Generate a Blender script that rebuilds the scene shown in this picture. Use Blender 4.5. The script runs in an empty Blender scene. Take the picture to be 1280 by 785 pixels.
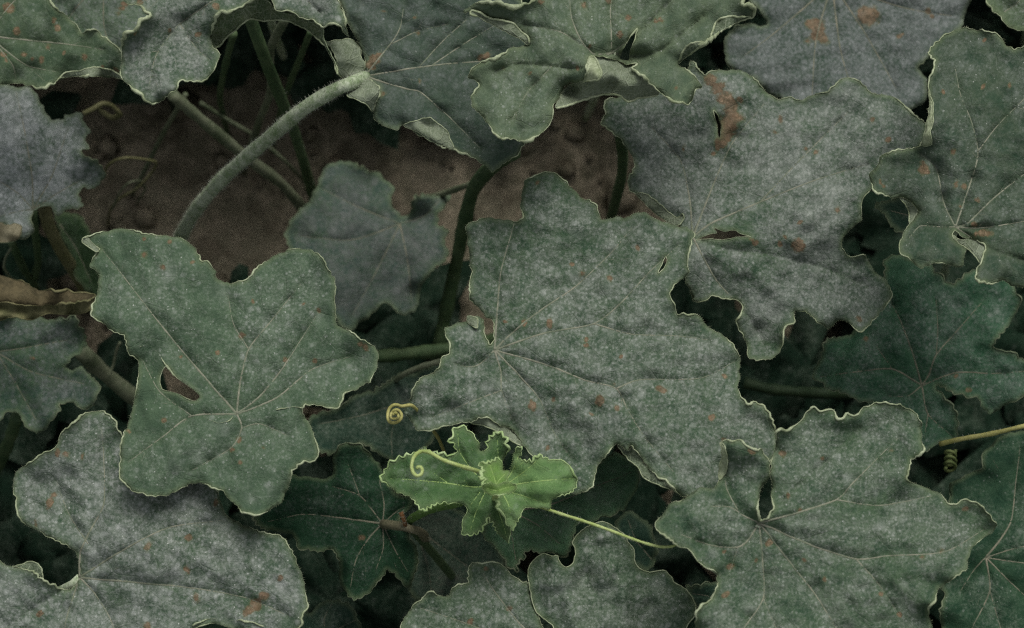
import bpy, math, random
import numpy as np
from mathutils import Vector, Matrix, noise as mnoise
from mathutils.geometry import delaunay_2d_cdt

scene = bpy.context.scene
COL = scene.collection

# ------------------------------------------------------------------ camera
W, Hh = 1280.0, 785.0
LENS, SENSOR = 70.0, 36.0
TILT = math.radians(20.0)
DIST = 1.25
TARGET = np.array([0.0, 0.0, 0.40])
camd = bpy.data.cameras.new('camera')
cam = bpy.data.objects.new('camera', camd)
COL.objects.link(cam)
RC = np.array(Matrix.Rotation(TILT, 3, 'X'))
CPOS = TARGET + RC @ np.array([0, 0, DIST])
cam.location = CPOS
cam.rotation_euler = (TILT, 0, 0)
camd.lens = LENS
camd.sensor_width = SENSOR
camd.sensor_fit = 'HORIZONTAL'
camd.clip_start = 0.01
camd.clip_end = 300
camd.dof.use_dof = True
camd.dof.focus_distance = 1.235
camd.dof.aperture_fstop = 8.0
scene.camera = cam

# ------------------------------------------------------------------ world, sun, exposure
SUN_EL, SUN_ROT = 60.0, 20.0
world = bpy.data.worlds.new('World')
scene.world = world
world.use_nodes = True
nt = world.node_tree
nt.nodes.clear()
sky = nt.nodes.new('ShaderNodeTexSky')
sky.sky_type = 'NISHITA'
sky.sun_disc = False
sky.sun_elevation = math.radians(SUN_EL)
sky.sun_rotation = math.radians(SUN_ROT)
sky.air_density = 1.0
sky.dust_density = 4.0
hs = nt.nodes.new('ShaderNodeHueSaturation')
hs.inputs['Saturation'].default_value = 0.22      # overcast: the blue is veiled by cloud
bg = nt.nodes.new('ShaderNodeBackground')
bg.inputs['Strength'].default_value = 0.09
wo = nt.nodes.new('ShaderNodeOutputWorld')
nt.links.new(sky.outputs[0], hs.inputs['Color'])
nt.links.new(hs.outputs[0], bg.inputs[0])
nt.links.new(bg.outputs[0], wo.inputs[0])

sund = bpy.data.lights.new('sun', 'SUN')
sund.energy = 1.5
sund.angle = math.radians(30)
sund.color = (1.0, 0.97, 0.92)
sun = bpy.data.objects.new('sun', sund)
COL.objects.link(sun)
_el, _az = math.radians(SUN_EL), math.radians(SUN_ROT)
_sd = Vector((math.sin(_az) * math.cos(_el), math.cos(_az) * math.cos(_el), math.sin(_el)))
sun.rotation_euler = _sd.to_track_quat('Z', 'Y').to_euler()
sun.location = (0.5, 1.2, 3)

vs = scene.view_settings
vs.view_transform = 'Standard'
vs.look = 'None'
vs.gamma = 1.0
vs.use_curve_mapping = False
vs.exposure = 0.46
scene.cycles.use_denoising = False     # the remaining fine grain reads as the photograph's own
scene.cycles.pixel_filter_type = 'BLACKMAN_HARRIS'
scene.cycles.filter_width = 1.2
scene.cycles.max_bounces = 6

GROUND = -0.10      # soil level: the canopy stands about half a metre above it

# ------------------------------------------------------------------ helpers
def rays(P):
    P = np.asarray(P, float).reshape(-1, 2)
    c = np.stack([(P[:, 0] - W / 2) / W * SENSOR / LENS, (Hh / 2 - P[:, 1]) / W * SENSOR / LENS, -np.ones(len(P))], 1)
    r = c @ RC.T
    return r / np.linalg.norm(r, axis=1)[:, None]

def on_height(P, z):
    """points of the picture's sight lines at height z (scalar or array)"""
    r = rays(P)
    t = (np.asarray(z, float) - CPOS[2]) / r[:, 2]
    return CPOS + r * t[:, None]

def catmull(P, step=3.0, closed=False):
    P = np.asarray(P, float)
    n = len(P)
    out = []
    rng = range(n if closed else n - 1)
    for i in rng:
        p1, p2 = P[i % n], P[(i + 1) % n]
        p0 = P[(i - 1) % n] if (closed or i > 0) else 2 * p1 - p2
        p3 = P[(i + 2) % n] if (closed or i < n - 2) else 2 * p2 - p1
        L = np.linalg.norm(p2[:2] - p1[:2])
        k = max(1, int(round(L / step)))
        t = (np.arange(k) / k)[:, None]
        m1, m2 = (p2 - p0) * 0.38, (p3 - p1) * 0.38
        ln = max(L, 1e-6)
        for m in (m1, m2):
            ml = np.linalg.norm(m[:2])
            if ml > ln:
                m *= ln / ml
        h00 = 2 * t**3 - 3 * t**2 + 1; h10 = t**3 - 2 * t**2 + t
        h01 = -2 * t**3 + 3 * t**2; h11 = t**3 - t**2
        out.append(h00 * p1 + h10 * m1 + h01 * p2 + h11 * m2)
    if not closed:
        out.append(P[-1:])
    return np.concatenate(out)

def inside(P, poly):
    x, y = P[:, 0][:, None], P[:, 1][:, None]
    a, b = poly, np.roll(poly, -1, 0)
    c = (a[None, :, 1] > y) != (b[None, :, 1] > y)
    den = np.where(b[:, 1] == a[:, 1], 1e-9, b[:, 1] - a[:, 1])
    xi = (b[:, 0] - a[:, 0]) * (y - a[:, 1]) / den + a[:, 0]
    return (np.sum(c & (x < xi), 1) % 2) == 1

def segdist(P, A, B):
    """min distance of points to segments A->B"""
    out = np.full(len(P), 1e9)
    for s in range(0, len(P), 4000):
        p = P[s:s + 4000]
        d = B - A
        l2 = np.maximum((d * d).sum(1), 1e-9)
        t = ((p[:, None, :] - A[None]) * d[None]).sum(2) / l2
        t = np.clip(t, 0, 1)
        q = A[None] + t[..., None] * d[None] - p[:, None, :]
        out[s:s + 4000] = np.sqrt((q * q).sum(2)).min(1)
    return out

class Waves:
    """smooth random undulation about +-1"""
    def __init__(self, seed, wl, n=9):
        r = np.random.RandomState(seed)
        a = r.rand(n) * 2 * math.pi
        k = 2 * math.pi / (wl * (0.7 + 0.8 * r.rand(n)))
        self.k = np.stack([np.cos(a) * k, np.sin(a) * k], 1)
        self.p = r.rand(n) * 2 * math.pi
        self.s = math.sqrt(2.0 / n)
    def __call__(self, P):
        return np.sin(P @ self.k.T + self.p).sum(1) * self.s * 0.8

def cdt(poly, holes, pts):
    """constrained triangulation; returns points, triangles (facing the viewer)"""
    V = [tuple(p) for p in poly]
    E = [(i, (i + 1) % len(poly)) for i in range(len(poly))]
    for h in holes:
        o = len(V)
        V += [tuple(p) for p in h]
        E += [(o + i, o + (i + 1) % len(h)) for i in range(len(h))]
    V += [tuple(p) for p in pts]
    v, e, f, _, _, _ = delaunay_2d_cdt([Vector(p) for p in V], E, [], 0, 1e-5)
    v = np.array([[q.x, q.y] for q in v])
    f = np.array([t for t in f if len(t) == 3])
    c = v[f].mean(1)
    ok = inside(c, np.asarray(poly))
    for h in holes:
        ok &= ~inside(c, np.asarray(h))
    f = f[ok]
    a, b, cc = v[f[:, 0]], v[f[:, 1]], v[f[:, 2]]
    area = (b[:, 0] - a[:, 0]) * (cc[:, 1] - a[:, 1]) - (b[:, 1] - a[:, 1]) * (cc[:, 0] - a[:, 0])
    f[area > 0] = f[area > 0][:, ::-1]
    used = np.unique(f)
    m = np.full(len(v), -1); m[used] = np.arange(len(used))
    return v[used], m[f]

def mesh_obj(name, verts, faces, mats, parent=None, attrs=None, smooth=True, origin=None):
    verts = np.asarray(verts, float)
    o = origin if origin is not None else np.zeros(3)
    me = bpy.data.meshes.new(name)
    me.from_pydata((verts - o).tolist(), [], [list(map(int, f)) for f in faces])
    for m in (mats if isinstance(mats, (list, tuple)) else [mats]):
        me.materials.append(m)
    if smooth:
        me.polygons.foreach_set('use_smooth', np.ones(len(me.polygons), bool))
    for k, a in (attrs or {}).items():
        a = np.asarray(a, np.float32)
        if a.ndim == 1:
            me.attributes.new(k, 'FLOAT', 'POINT').data.foreach_set('value', a)
        else:
            me.attributes.new(k, 'FLOAT_VECTOR', 'POINT').data.foreach_set('vector', a.ravel())
    me.update()
    ob = bpy.data.objects.new(name, me)
    COL.objects.link(ob)
    if parent is not None:
        ob.parent = parent
    else:
        ob.location = o
    return ob

def tag(o, label=None, cat=None, group=None, kind=None):
    if label: o['label'] = label
    if cat: o['category'] = cat
    if group: o['group'] = group
    if kind: o['kind'] = kind
    return o

def tube(P, R, sides=6, closed=False):
    P = np.asarray(P, float); R = np.asarray(R, float)
    n = len(P)
    T = np.roll(P, -1, 0) - np.roll(P, 1, 0)
    if not closed:
        T[0] = P[1] - P[0]; T[-1] = P[-1] - P[-2]
    T /= np.maximum(np.linalg.norm(T, axis=1), 1e-12)[:, None]
    N = np.zeros((n, 3))
    ref = np.array([0.13, 0.21, 1.0])
    v = np.cross(T[0], ref); v /= np.linalg.norm(v) + 1e-12
    for i in range(n):
        v = v - T[i] * (v @ T[i])
        l = np.linalg.norm(v)
        v = v / l if l > 1e-6 else np.cross(T[i], ref)
        N[i] = v
    B = np.cross(T, N)
    a = np.arange(sides) / sides * 2 * math.pi
    if sides >= 10 and not closed:
        R = R[:, None] * (1 + 0.07 * (np.arange(sides) % 2))[None, :]
    else:
        R = R[:, None] * np.ones((1, sides))
    V = P[:, None] + R[:, :, None] * (np.cos(a)[None, :, None] * N[:, None] + np.sin(a)[None, :, None] * B[:, None])
    V = V.reshape(-1, 3)
    F = []
    for i in range(n if closed else n - 1):
        j = (i + 1) % n
        for k in range(sides):
            k2 = (k + 1) % sides
            F.append((i * sides + k, i * sides + k2, j * sides + k2, j * sides + k))
    if not closed:
        F.append(tuple(range(sides))[::-1])
        F.append(tuple((n - 1) * sides + k for k in range(sides)))
    return V, F

def join(parts):
    V, F, o = [], [], 0
    for v, f in parts:
        V.append(v)
        F += [tuple(i + o for i in t) for t in f]
        o += len(v)
    return (np.concatenate(V), F) if V else (np.zeros((0, 3)), [])

def hairs(P, D, length, width, rs):
    """fine tapering hairs (three-sided spikes) at P along D"""
    n = len(P)
    L = length * (0.5 + rs.rand(n))
    tip = P + D * L[:, None] + rs.randn(n, 3) * (L * 0.18)[:, None]
    u = np.cross(D, rs.randn(n, 3)); u /= np.linalg.norm(u, axis=1)[:, None] + 1e-9
    w = np.cross(D, u)
    a = P + u * width; b = P - u * width * 0.5 + w * width * 0.87; c = P - u * width * 0.5 - w * width * 0.87
    V = np.stack([a, b, c, tip], 1).reshape(-1, 3)
    F = []
    for i in range(n):
        o = 4 * i
        F += [(o, o + 1, o + 3), (o + 1, o + 2, o + 3), (o + 2, o, o + 3)]
    return V, F

# ------------------------------------------------------------------ materials
class NT:
    def __init__(self, name):
        self.m = bpy.data.materials.new(name); self.m.use_nodes = True
        self.t = self.m.node_tree; self.t.nodes.clear()
    def n(self, typ, **kw):
        x = self.t.nodes.new(typ)
        for k, v in kw.items(): setattr(x, k, v)
        return x
    def put(self, sock, v):
        if isinstance(v, bpy.types.NodeSocket): self.t.links.new(v, sock)
        else: sock.default_value = v
    def math(self, op, a, b=None, c=None, clamp=False):
        x = self.n('ShaderNodeMath', operation=op, use_clamp=clamp)
        self.put(x.inputs[0], a)
        if b is not None: self.put(x.inputs[1], b)
        if c is not None: self.put(x.inputs[2], c)
        return x.outputs[0]
    def mapr(self, v, a, b, c=0.0, d=1.0, smooth=True):
        x = self.n('ShaderNodeMapRange', interpolation_type='SMOOTHSTEP' if smooth else 'LINEAR')
        for i, q in enumerate((v, a, b, c, d)): self.put(x.inputs[i], q)
        return x.outputs[0]
    def mix(self, f, a, b, mode='MIX'):
        x = self.n('ShaderNodeMix', data_type='RGBA', blend_type=mode)
        self.put(x.inputs[0], f)
        self.put(x.inputs[6], a if isinstance(a, bpy.types.NodeSocket) else (*a, 1))
        self.put(x.inputs[7], b if isinstance(b, bpy.types.NodeSocket) else (*b, 1))
        return x.outputs[2]
    def attr(self, name, vec=False):
        x = self.n('ShaderNodeAttribute', attribute_name=name)
        return x.outputs['Vector'] if vec else x.outputs['Fac']
    def noise(self, vec, scale, detail=4, rough=0.55, dist=0.0):
        x = self.n('ShaderNodeTexNoise')
        self.put(x.inputs['Vector'], vec)
        x.inputs['Scale'].default_value = scale; x.inputs['Detail'].default_value = detail
        x.inputs['Roughness'].default_value = rough; x.inputs['Distortion'].default_value = dist
        return x.outputs['Fac']
    def voro(self, vec, scale, feature='F1', rnd=1.0):
        x = self.n('ShaderNodeTexVoronoi', feature=feature)
        self.put(x.inputs['Vector'], vec)
        x.inputs['Scale'].default_value = scale
        x.inputs['Randomness'].default_value = rnd
        return x
    def bump(self, h, strength, dist):
        x = self.n('ShaderNodeBump')
        self.put(x.inputs['Height'], h)
        x.inputs['Strength'].default_value = strength; x.inputs['Distance'].default_value = dist
        return x.outputs['Normal']
    def finish(self, col, rough=0.7, spec=0.3, normal=None, trans=0.0, tcol=None, sheen=0.0):
        b = self.n('ShaderNodeBsdfPrincipled')
        self.put(b.inputs['Base Color'], col if isinstance(col, bpy.types.NodeSocket) else (*col, 1))
        self.put(b.inputs['Roughness'], rough)
        b.inputs['Specular IOR Level'].default_value = spec
        b.inputs['Sheen Weight'].default_value = sheen
        if normal is not None: self.put(b.inputs['Normal'], normal)
        o = self.n('ShaderNodeOutputMaterial')
        s = b.outputs[0]
        if trans > 0:
            t = self.n('ShaderNodeBsdfTranslucent')
            self.put(t.inputs['Color'], tcol if isinstance(tcol, bpy.types.NodeSocket) else (*tcol, 1))
            mx = self.n('ShaderNodeMixShader'); mx.inputs[0].default_value = trans
            self.t.links.new(s, mx.inputs[1]); self.t.links.new(t.outputs[0], mx.inputs[2])
            s = mx.outputs[0]
        self.t.links.new(s, o.inputs[0])
        return self.m

DARK = (0.022, 0.050, 0.030)
MIDG = (0.062, 0.102, 0.056)
MAT_N = [0]
def leaf_mat(name, mild=0.5, dark=DARK, mid=MIDG, powder=(0.34, 0.365, 0.33), film=(0.116, 0.152, 0.108), rust=0.5, speck=0.5, grain=1.0, bump=1.0, spec=0.07, colony=1.0):
    """upper face of a leaf: green blade, thin even mildew film, round powdery colonies and flecks, tan lesions"""
    MAT_N[0] += 1
    vr = np.random.RandomState(MAT_N[0] * 13)
    f1, f2, f3 = 0.65 + 0.8 * vr.rand(), 0.7 + 0.6 * vr.rand(), 0.8 + 0.4 * vr.rand()   # every leaf is infected a little differently
    k = NT(name)
    uv = k.attr('uvw', True)
    dv, de, ru = k.attr('dv'), k.attr('de'), k.attr('rust')
    nb = k.noise(uv, 1.4 * f1, 5, 0.6, 0.6)
    nm = k.noise(uv, 5.0, 5, 0.6, 0.3)
    nk = k.noise(uv, 26.0, 4, 0.68, 0.2)
    nf = k.noise(uv, 70.0, 2, 0.6)
    base = k.mix(k.mapr(nm, 0.30, 0.66, 0.25, 1.0), dark, mid)
    base = k.mix(k.mapr(dv, 0.0, 10.0, 0.40, 0.0), base, (mid[0] * 1.2, mid[1] * 1.15, mid[2] * 1.05))
    warp = k.mix(0.07, uv, k.n('ShaderNodeTexNoise').outputs['Color'])
    net1 = k.mapr(k.voro(warp, 7.5, 'DISTANCE_TO_EDGE').outputs['Distance'], 0.0, 0.05, 1.0, 0.0)
    net2 = k.mapr(k.voro(warp, 3.0, 'DISTANCE_TO_EDGE').outputs['Distance'], 0.0, 0.026, 1.0, 0.0)
    netm = k.math('MAXIMUM', k.math('MULTIPLY', net1, 0.35), k.math('MULTIPLY', net2, 0.8))
    s = k.math('ADD', k.math('MULTIPLY', nb, 0.70), k.math('MULTIPLY', nm, 0.30))
    th = 0.60 - 0.17 * mild
    edgef = k.mapr(de, 0.0, 20.0, 0.45, 1.0)
    pat = k.math('MULTIPLY', k.mapr(k.math('ADD', s, k.math('MULTIPLY', k.math('SUBTRACT', nk, 0.5), 0.5)), th - 0.16, th + 0.14), edgef)
    fm = k.math('MULTIPLY', pat, k.mapr(nk, 0.30, 0.60, 0.70, 1.0))
    col = k.mix(k.math('MULTIPLY', fm, min(1.0, 0.45 + 0.5 * mild)), base, film)
    # round powdery colonies of three sizes, crowding together where the mildew is thick
    rough = k.math('ADD', k.math('MULTIPLY', k.math('SUBTRACT', nk, 0.5), 0.9), k.math('MULTIPLY', k.math('SUBTRACT', k.noise(uv, 11.0, 4, 0.7), 0.5), 1.1))
    dens = k.math('MULTIPLY', k.mapr(s, th - 0.15, th + 0.17, 0.04, 1.0, False), edgef)
    cc = None
    for sc, dk, wgt in ((3.6 * f1, 0.60 * f2, 0.22), (9.5 * f3, 0.60, 0.36 * f2), (24.0, 0.66, 0.46)):
        v = k.voro(uv, sc)
        q = k.n('ShaderNodeSeparateColor'); k.put(q.inputs[0], v.outputs['Color'])
        lim = k.math('SUBTRACT', 1.0, k.math('MULTIPLY', dens, dk * min(1.15, 0.35 + 0.8 * mild)))
        on = k.mapr(q.outputs[0], k.math('SUBTRACT', lim, 0.06), k.math('ADD', lim, 0.22))
        c = k.math('MULTIPLY', k.mapr(k.math('ADD', v.outputs['Distance'], rough), 0.10, 0.56, 1.0, 0.0), k.math('MULTIPLY', on, wgt))
        cc = c if cc is None else k.math('ADD', cc, k.math('MULTIPLY', c, k.math('SUBTRACT', 1.0, cc)))
    cc = k.math('ADD', cc, k.math('MULTIPLY', k.mapr(nk, 0.50, 0.64), k.math('MULTIPLY', dens, 0.40 * min(1.0, 0.3 + mild))))
    cc = k.math('MULTIPLY', cc, colony, clamp=True)
    col = k.mix(cc, col, powder)
    col = k.mix(k.math('MULTIPLY', k.mapr(nk, 0.36, 0.46, 1.0, 0.0), 0.30), col, dark)
    col = k.mix(k.math('MULTIPLY', netm, 0.20), col, (mid[0] * 1.9, mid[1] * 1.7, mid[2] * 1.7))
    # single bright grains
    v = k.voro(uv, 30.0)
    rnd = k.n('ShaderNodeSeparateColor'); k.put(rnd.inputs[0], v.outputs['Color'])
    sp = k.math('MULTIPLY', k.mapr(v.outputs['Distance'], 0.12, 0.34, 1.0, 0.0), k.mapr(rnd.outputs[0], 0.86, 0.98))
    sp = k.math('MULTIPLY', sp, k.math('MULTIPLY', k.mapr(nm, 0.38, 0.60), min(1.5, speck)), clamp=True)
    col = k.mix(sp, col, (0.48, 0.50, 0.46))
    # lesions: yellowed halo, tan body, darker rim
    wob = k.math('SUBTRACT', k.noise(uv, 12.0, 5, 0.7), 0.5)
    v2 = k.voro(uv, 2.3)
    r2 = k.n('ShaderNodeSeparateColor'); k.put(r2.inputs[0], v2.outputs['Color'])
    small = k.math('MULTIPLY', k.mapr(k.math('ADD', v2.outputs['Distance'], k.math('MULTIPLY', wob, 0.30)), 0.0, 0.13, 1.0, 0.0), k.mapr(r2.outputs[1], 1.0 - 0.30 * rust, 1.15 - 0.30 * rust))
    le = k.math('MULTIPLY', k.math('ADD', ru, k.math('MULTIPLY', wob, 1.7)), k.mapr(ru, 0.0, 0.2))
    le = k.math('MAXIMUM', le, k.math('MULTIPLY', small, 0.8))
    col = k.mix(k.mapr(le, 0.05, 0.55, 0.0, 0.38), col, (0.145, 0.145, 0.066))
    rc = k.mix(k.mapr(k.noise(uv, 21.0, 5, 0.75), 0.40, 0.62), (0.105, 0.072, 0.042), (0.258, 0.180, 0.118))
    rc = k.mix(k.mapr(r2.outputs[2], 0.2, 0.8, 0.0, 0.5), rc, (0.180, 0.112, 0.070))
    body = k.mapr(le, 0.34, 0.58)
    rc = k.mix(k.math('MULTIPLY', k.mapr(le, 0.52, 0.74, 1.0, 0.0), 0.55), rc, (0.085, 0.052, 0.030))
    col = k.mix(k.math('MULTIPLY', body, k.mapr(wob, -0.2, 0.2, 0.55, 0.88)), col, rc)
    col = k.mix(k.mapr(de, 0.0, 7.0, 0.38, 0.0), col, (0.16, 0.20, 0.105))
    h = k.math('ADD', k.math('MULTIPLY', nf, 0.20 * grain), k.math('ADD', k.math('ADD', k.math('MULTIPLY', nm, 1.2), k.math('MULTIPLY', nk, 0.55)), k.math('MULTIPLY', netm, -0.28)))
    return k.finish(col, 0.78, spec, k.bump(h, 0.60 * bump, 0.0016), 0.14, k.mix(0.6, col, (mid[0] * 1.5, mid[1] * 1.9, mid[2] * 0.9)), 0.0)

def under_mat(name, c1=(0.105, 0.135, 0.078), c2=(0.20, 0.235, 0.165)):
    k = NT(name)
    uv = k.attr('uvw', True)
    nm = k.noise(uv, 5.0, 5, 0.6); nf = k.noise(uv, 40.0, 3, 0.7)
    net = k.voro(uv, 7.0, 'DISTANCE_TO_EDGE').outputs['Distance']
    netm = k.mapr(net, 0.0, 0.07, 1.0, 0.0)
    col = k.mix(k.mapr(nm, 0.3, 0.7), c1, c2)
    col = k.mix(k.math('MULTIPLY', netm, 0.4), col, (0.27, 0.31, 0.21))
    col = k.mix(k.mapr(nf, 0.4, 0.7, 0.0, 0.35), col, (0.30, 0.33, 0.26))
    h = k.math('ADD', k.math('MULTIPLY', nf, 0.6), k.math('ADD', nm, k.math('MULTIPLY', netm, 0.6)))
    return k.finish(col, 0.75, 0.2, k.bump(h, 0.5, 0.0014), 0.15, (0.14, 0.24, 0.06))

def plain_mat(name, c1, c2, scale=60.0, rough=0.7, spec=0.25, trans=0.0, bump=0.3):
    k = NT(name)
    tc = k.n('ShaderNodeTexCoord').outputs['Object']
    nz = k.noise(tc, scale, 5, 0.65)
    nf = k.noise(tc, scale * 6, 3, 0.6)
    col = k.mix(k.mapr(k.math('ADD', k.math('MULTIPLY', nz, 0.65), k.math('MULTIPLY', nf, 0.35)), 0.35, 0.65), c1, c2)
    return k.finish(col, rough, spec, k.bump(nf, bump, 0.001), trans, c2)

M_UNDER = under_mat('leaf underside')
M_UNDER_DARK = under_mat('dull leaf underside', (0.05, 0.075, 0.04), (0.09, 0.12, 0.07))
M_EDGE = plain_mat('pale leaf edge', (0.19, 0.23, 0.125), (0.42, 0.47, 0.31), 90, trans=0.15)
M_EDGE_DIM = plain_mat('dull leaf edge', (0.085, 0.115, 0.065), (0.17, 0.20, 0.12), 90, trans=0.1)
M_EDGE_YOUNG = plain_mat('fresh leaf edge', (0.26, 0.38, 0.14), (0.46, 0.58, 0.30), 90, trans=0.2)
M_VEIN = plain_mat('pale leaf vein', (0.105, 0.128, 0.082), (0.215, 0.212, 0.160), 120)
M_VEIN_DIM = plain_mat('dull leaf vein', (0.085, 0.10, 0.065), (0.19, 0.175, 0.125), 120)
M_VEIN_YOUNG = plain_mat('fresh leaf vein', (0.16, 0.25, 0.07), (0.26, 0.36, 0.13), 120)
M_STEM = plain_mat('mildewed stalk', (0.15, 0.215, 0.10), (0.46, 0.51, 0.38), 70)
M_STEM_GREEN = plain_mat('green stalk', (0.030, 0.062, 0.022), (0.070, 0.105, 0.045), 50)
M_STEM_DULL = plain_mat('dull stalk', (0.070, 0.092, 0.048), (0.150, 0.165, 0.105), 50)
M_STEM_YELLOW = plain_mat('yellowed stalk', (0.105, 0.105, 0.042), (0.175, 0.168, 0.085), 60)
M_TENDRIL = plain_mat('tendril', (0.28, 0.36, 0.10), (0.44, 0.52, 0.22), 70, trans=0.15)
M_TENDRIL_OLD = plain_mat('yellow tendril', (0.22, 0.22, 0.06), (0.34, 0.32, 0.12), 70)
M_HAIR = plain_mat('plant hair', (0.34, 0.37, 0.28), (0.50, 0.53, 0.44), 90, trans=0.3)

# ------------------------------------------------------------------ leaf builder
LEAF_N = [0]
def leaf(name, label, cat, outline, H, base, veins=(), tilt=(0, 0), holes=(), spots=(), flaps=(), seams=(), bumps=(),
         step=4.5, ridge=0.0048, wave=0.0034, wl=170, curl=0.005, puck=0.0009, edge=None, edge_r=0.00034, vein_r=0.00085,
         vein_mat=None, under=None, mat=None, petiole=None, stalk_mat=None, teeth=1.0, teeth_p=9.0, hair=True, group=None,
         minor=True, stalk_r=0.0032, solid=0.0005, stalk_hair=0, saw=1.5, saw_p=13.0, **mk):
    LEAF_N[0] += 1
    seed = LEAF_N[0] * 17 + 3
    rs = np.random.RandomState(seed)
    edge = edge or M_EDGE; vein_mat = vein_mat or M_VEIN; under = under or M_UNDER
    mat = mat or leaf_mat(name.replace('_', ' ') + ' blade', **mk)
    wav, wav2, wpk, wcr = Waves(seed, wl), Waves(seed + 1, wl * 0.42), Waves(seed + 2, 26, 14), Waves(seed + 3, 62, 10)
    wt = Waves(seed + 5, teeth_p, 16); wt2 = Waves(seed + 6, 26, 10)
    def rough_line(P, closed=True, k=1.0):
        Q = catmull(P, 2.4, closed)
        T = np.roll(Q, -1, 0) - np.roll(Q, 1, 0)
        nrm = np.stack([T[:, 1], -T[:, 0]], 1); nrm /= np.linalg.norm(nrm, axis=1)[:, None] + 1e-9
        arc = np.r_[0, np.cumsum(np.linalg.norm(np.diff(Q, axis=0), axis=1))]
        ph = arc / saw_p + 0.9 * wt2(Q * 0.35)
        tri = (ph - np.floor(ph))
        tri = np.where(tri < 0.68, tri / 0.68, (1 - tri) / 0.32) - 0.45
        off = (wt(Q) * 0.55 + wt2(Q) * 0.7) * teeth * k + tri * saw * k * np.clip(0.8 + 0.5 * wcr(Q), 0.15, 1.5)
        if not closed: off[0] = off[-1] = 0
        return Q + nrm * off[:, None]
    out = rough_line(outline)
    hol = [rough_line(h, k=0.3) for h in holes]
    basep = np.array(base, float)
    B0 = on_height([base], H)[0]
    # main veins and their branches
    vl = [catmull(np.array([base] + list(v) if not isinstance(v[0], str) else v[1:], float), 4.0) for v in veins]
    minor_l = []
    if minor:
        for v in vl:
            d = np.r_[0, np.cumsum(np.linalg.norm(np.diff(v, axis=0), axis=1))]
            pos, sd = 24 + rs.rand() * 18, rs.choice([-1, 1])
            while pos < d[-1] - 10:
                i = min(np.searchsorted(d, pos), len(v) - 2)
                t = v[i + 1] - v[i]; t = t / (np.linalg.norm(t) + 1e-9)
                a = sd * math.radians(38 + rs.rand() * 20)
                u = np.array([t[0] * math.cos(a) - t[1] * math.sin(a), t[0] * math.sin(a) + t[1] * math.cos(a)])
                L = 26 + rs.rand() * 38
                q = [v[i]]
                for s in range(5):
                    u = u + 0.16 * t + rs.randn(2) * 0.10; u /= np.linalg.norm(u)
                    q.append(q[-1] + u * L / 5)
                minor_l.append(catmull(np.array(q), 4.0))
                pos += 24 + rs.rand() * 26; sd = -sd
    def segs(ls):
        return (np.concatenate([l[:-1] for l in ls]), np.concatenate([l[1:] for l in ls])) if ls else None
    sv, sm = segs(vl), segs(minor_l)
    se = (out, np.roll(out, -1, 0))
    def disp(P):
        de = np.where(inside(P, out), segdist(P, *se), 0.0)
        dv = segdist(P, *sv) if sv else np.full(len(P), 60.0)
        d = wav(P) * wave + wav2(P) * wave * 0.16 + wpk(P) * puck
        d = d + ridge * (1 - np.exp(-dv / 26.0)) - ridge * 0.22 * np.exp(-dv / 3.5)
        if sm:
            dm = segdist(P, *sm)
            d = d - 0.0011 * np.exp(-dm / 5.0)
        d = d + 1.15 * curl * np.exp(-de / 18.0) * wcr(P) - 0.0018 * np.exp(-de / 26.0)
        for (bx, by, br, ba) in bumps:
            d = d + ba * np.exp(-((P[:, 0] - bx) ** 2 + (P[:, 1] - by) ** 2) / (br * br))
        return d, dv, de
    nvec = np.array([-tilt[0], -tilt[1], 1.0])
    def place(P, d):
        r = rays(P)
        t = ((B0 - CPOS) @ nvec) / (r @ nvec)
        return CPOS + r * (t - d)[:, None]
    # sample points
    def grid(poly, st):
        lo, hi = poly.min(0), poly.max(0)
        gx, gy = np.meshgrid(np.arange(lo[0], hi[0], st), np.arange(lo[1], hi[1], st * 0.87))
        gx[1::2] += st / 2
        g = np.stack([gx.ravel(), gy.ravel()], 1)
        g = g + (rs.rand(len(g), 2) - 0.5) * st * 0.35
        return g
    g = grid(out, step)
    # off-picture ends are left coarse
    pts = [g[inside(g, out)]]
    for (sx, sy, sr) in spots:
        m = np.stack(np.meshgrid(np.arange(-sr * 1.5, sr * 1.5, 1.8), np.arange(-sr * 1.5, sr * 1.5, 1.8)), -1).reshape(-1, 2)
        pts.append(np.array([sx, sy]) + m[np.linalg.norm(m, axis=1) < sr * 1.5])
    for v in vl:
        t = np.gradient(v, axis=0); nr = np.stack([-t[:, 1], t[:, 0]], 1); nr /= np.linalg.norm(nr, axis=1)[:, None] + 1e-9
        for o in (-2.2, 0, 2.2): pts.append(v + nr * o)
    pts = np.concatenate(pts)
    pts = pts[inside(pts, out)]
    for h in hol: pts = pts[~inside(pts, h)]
    dist = segdist(pts, *se)
    pts = pts[dist > 1.6]
    for h in hol: pts = pts[segdist(pts, h, np.roll(h, -1, 0)) > 1.6]
    key = np.round(pts / 1.5).astype(int)
    _, idx = np.unique(key, axis=0, return_index=True)
    pts = pts[idx]
    v2, f2 = cdt(out, hol, pts)
    d, dv, de = disp(v2)
    for h in hol:
        de = np.minimum(de, segdist(v2, h, np.roll(h, -1, 0)))
    ru = np.zeros(len(v2))
    for (sx, sy, sr) in spots:
        an, asp, op = rs.rand() * 3.14, 0.5 + 0.5 * rs.rand(), (0.55 + 0.5 * rs.rand()) if sr < 8 else 1.0
        ux, uy = v2[:, 0] - sx, v2[:, 1] - sy
        q1, q2 = ux * math.cos(an) + uy * math.sin(an), (uy * math.cos(an) - ux * math.sin(an)) / asp
        ru = np.maximum(ru, op * np.clip(1.3 - np.hypot(q1, q2) / sr, 0, 1))
    P3 = place(v2, d)
    uvw = np.concatenate([v2 / 100.0, np.full((len(v2), 1), seed * 1.37)], 1)
    origin = place(basep[None], disp(basep[None])[0])[0]
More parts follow.
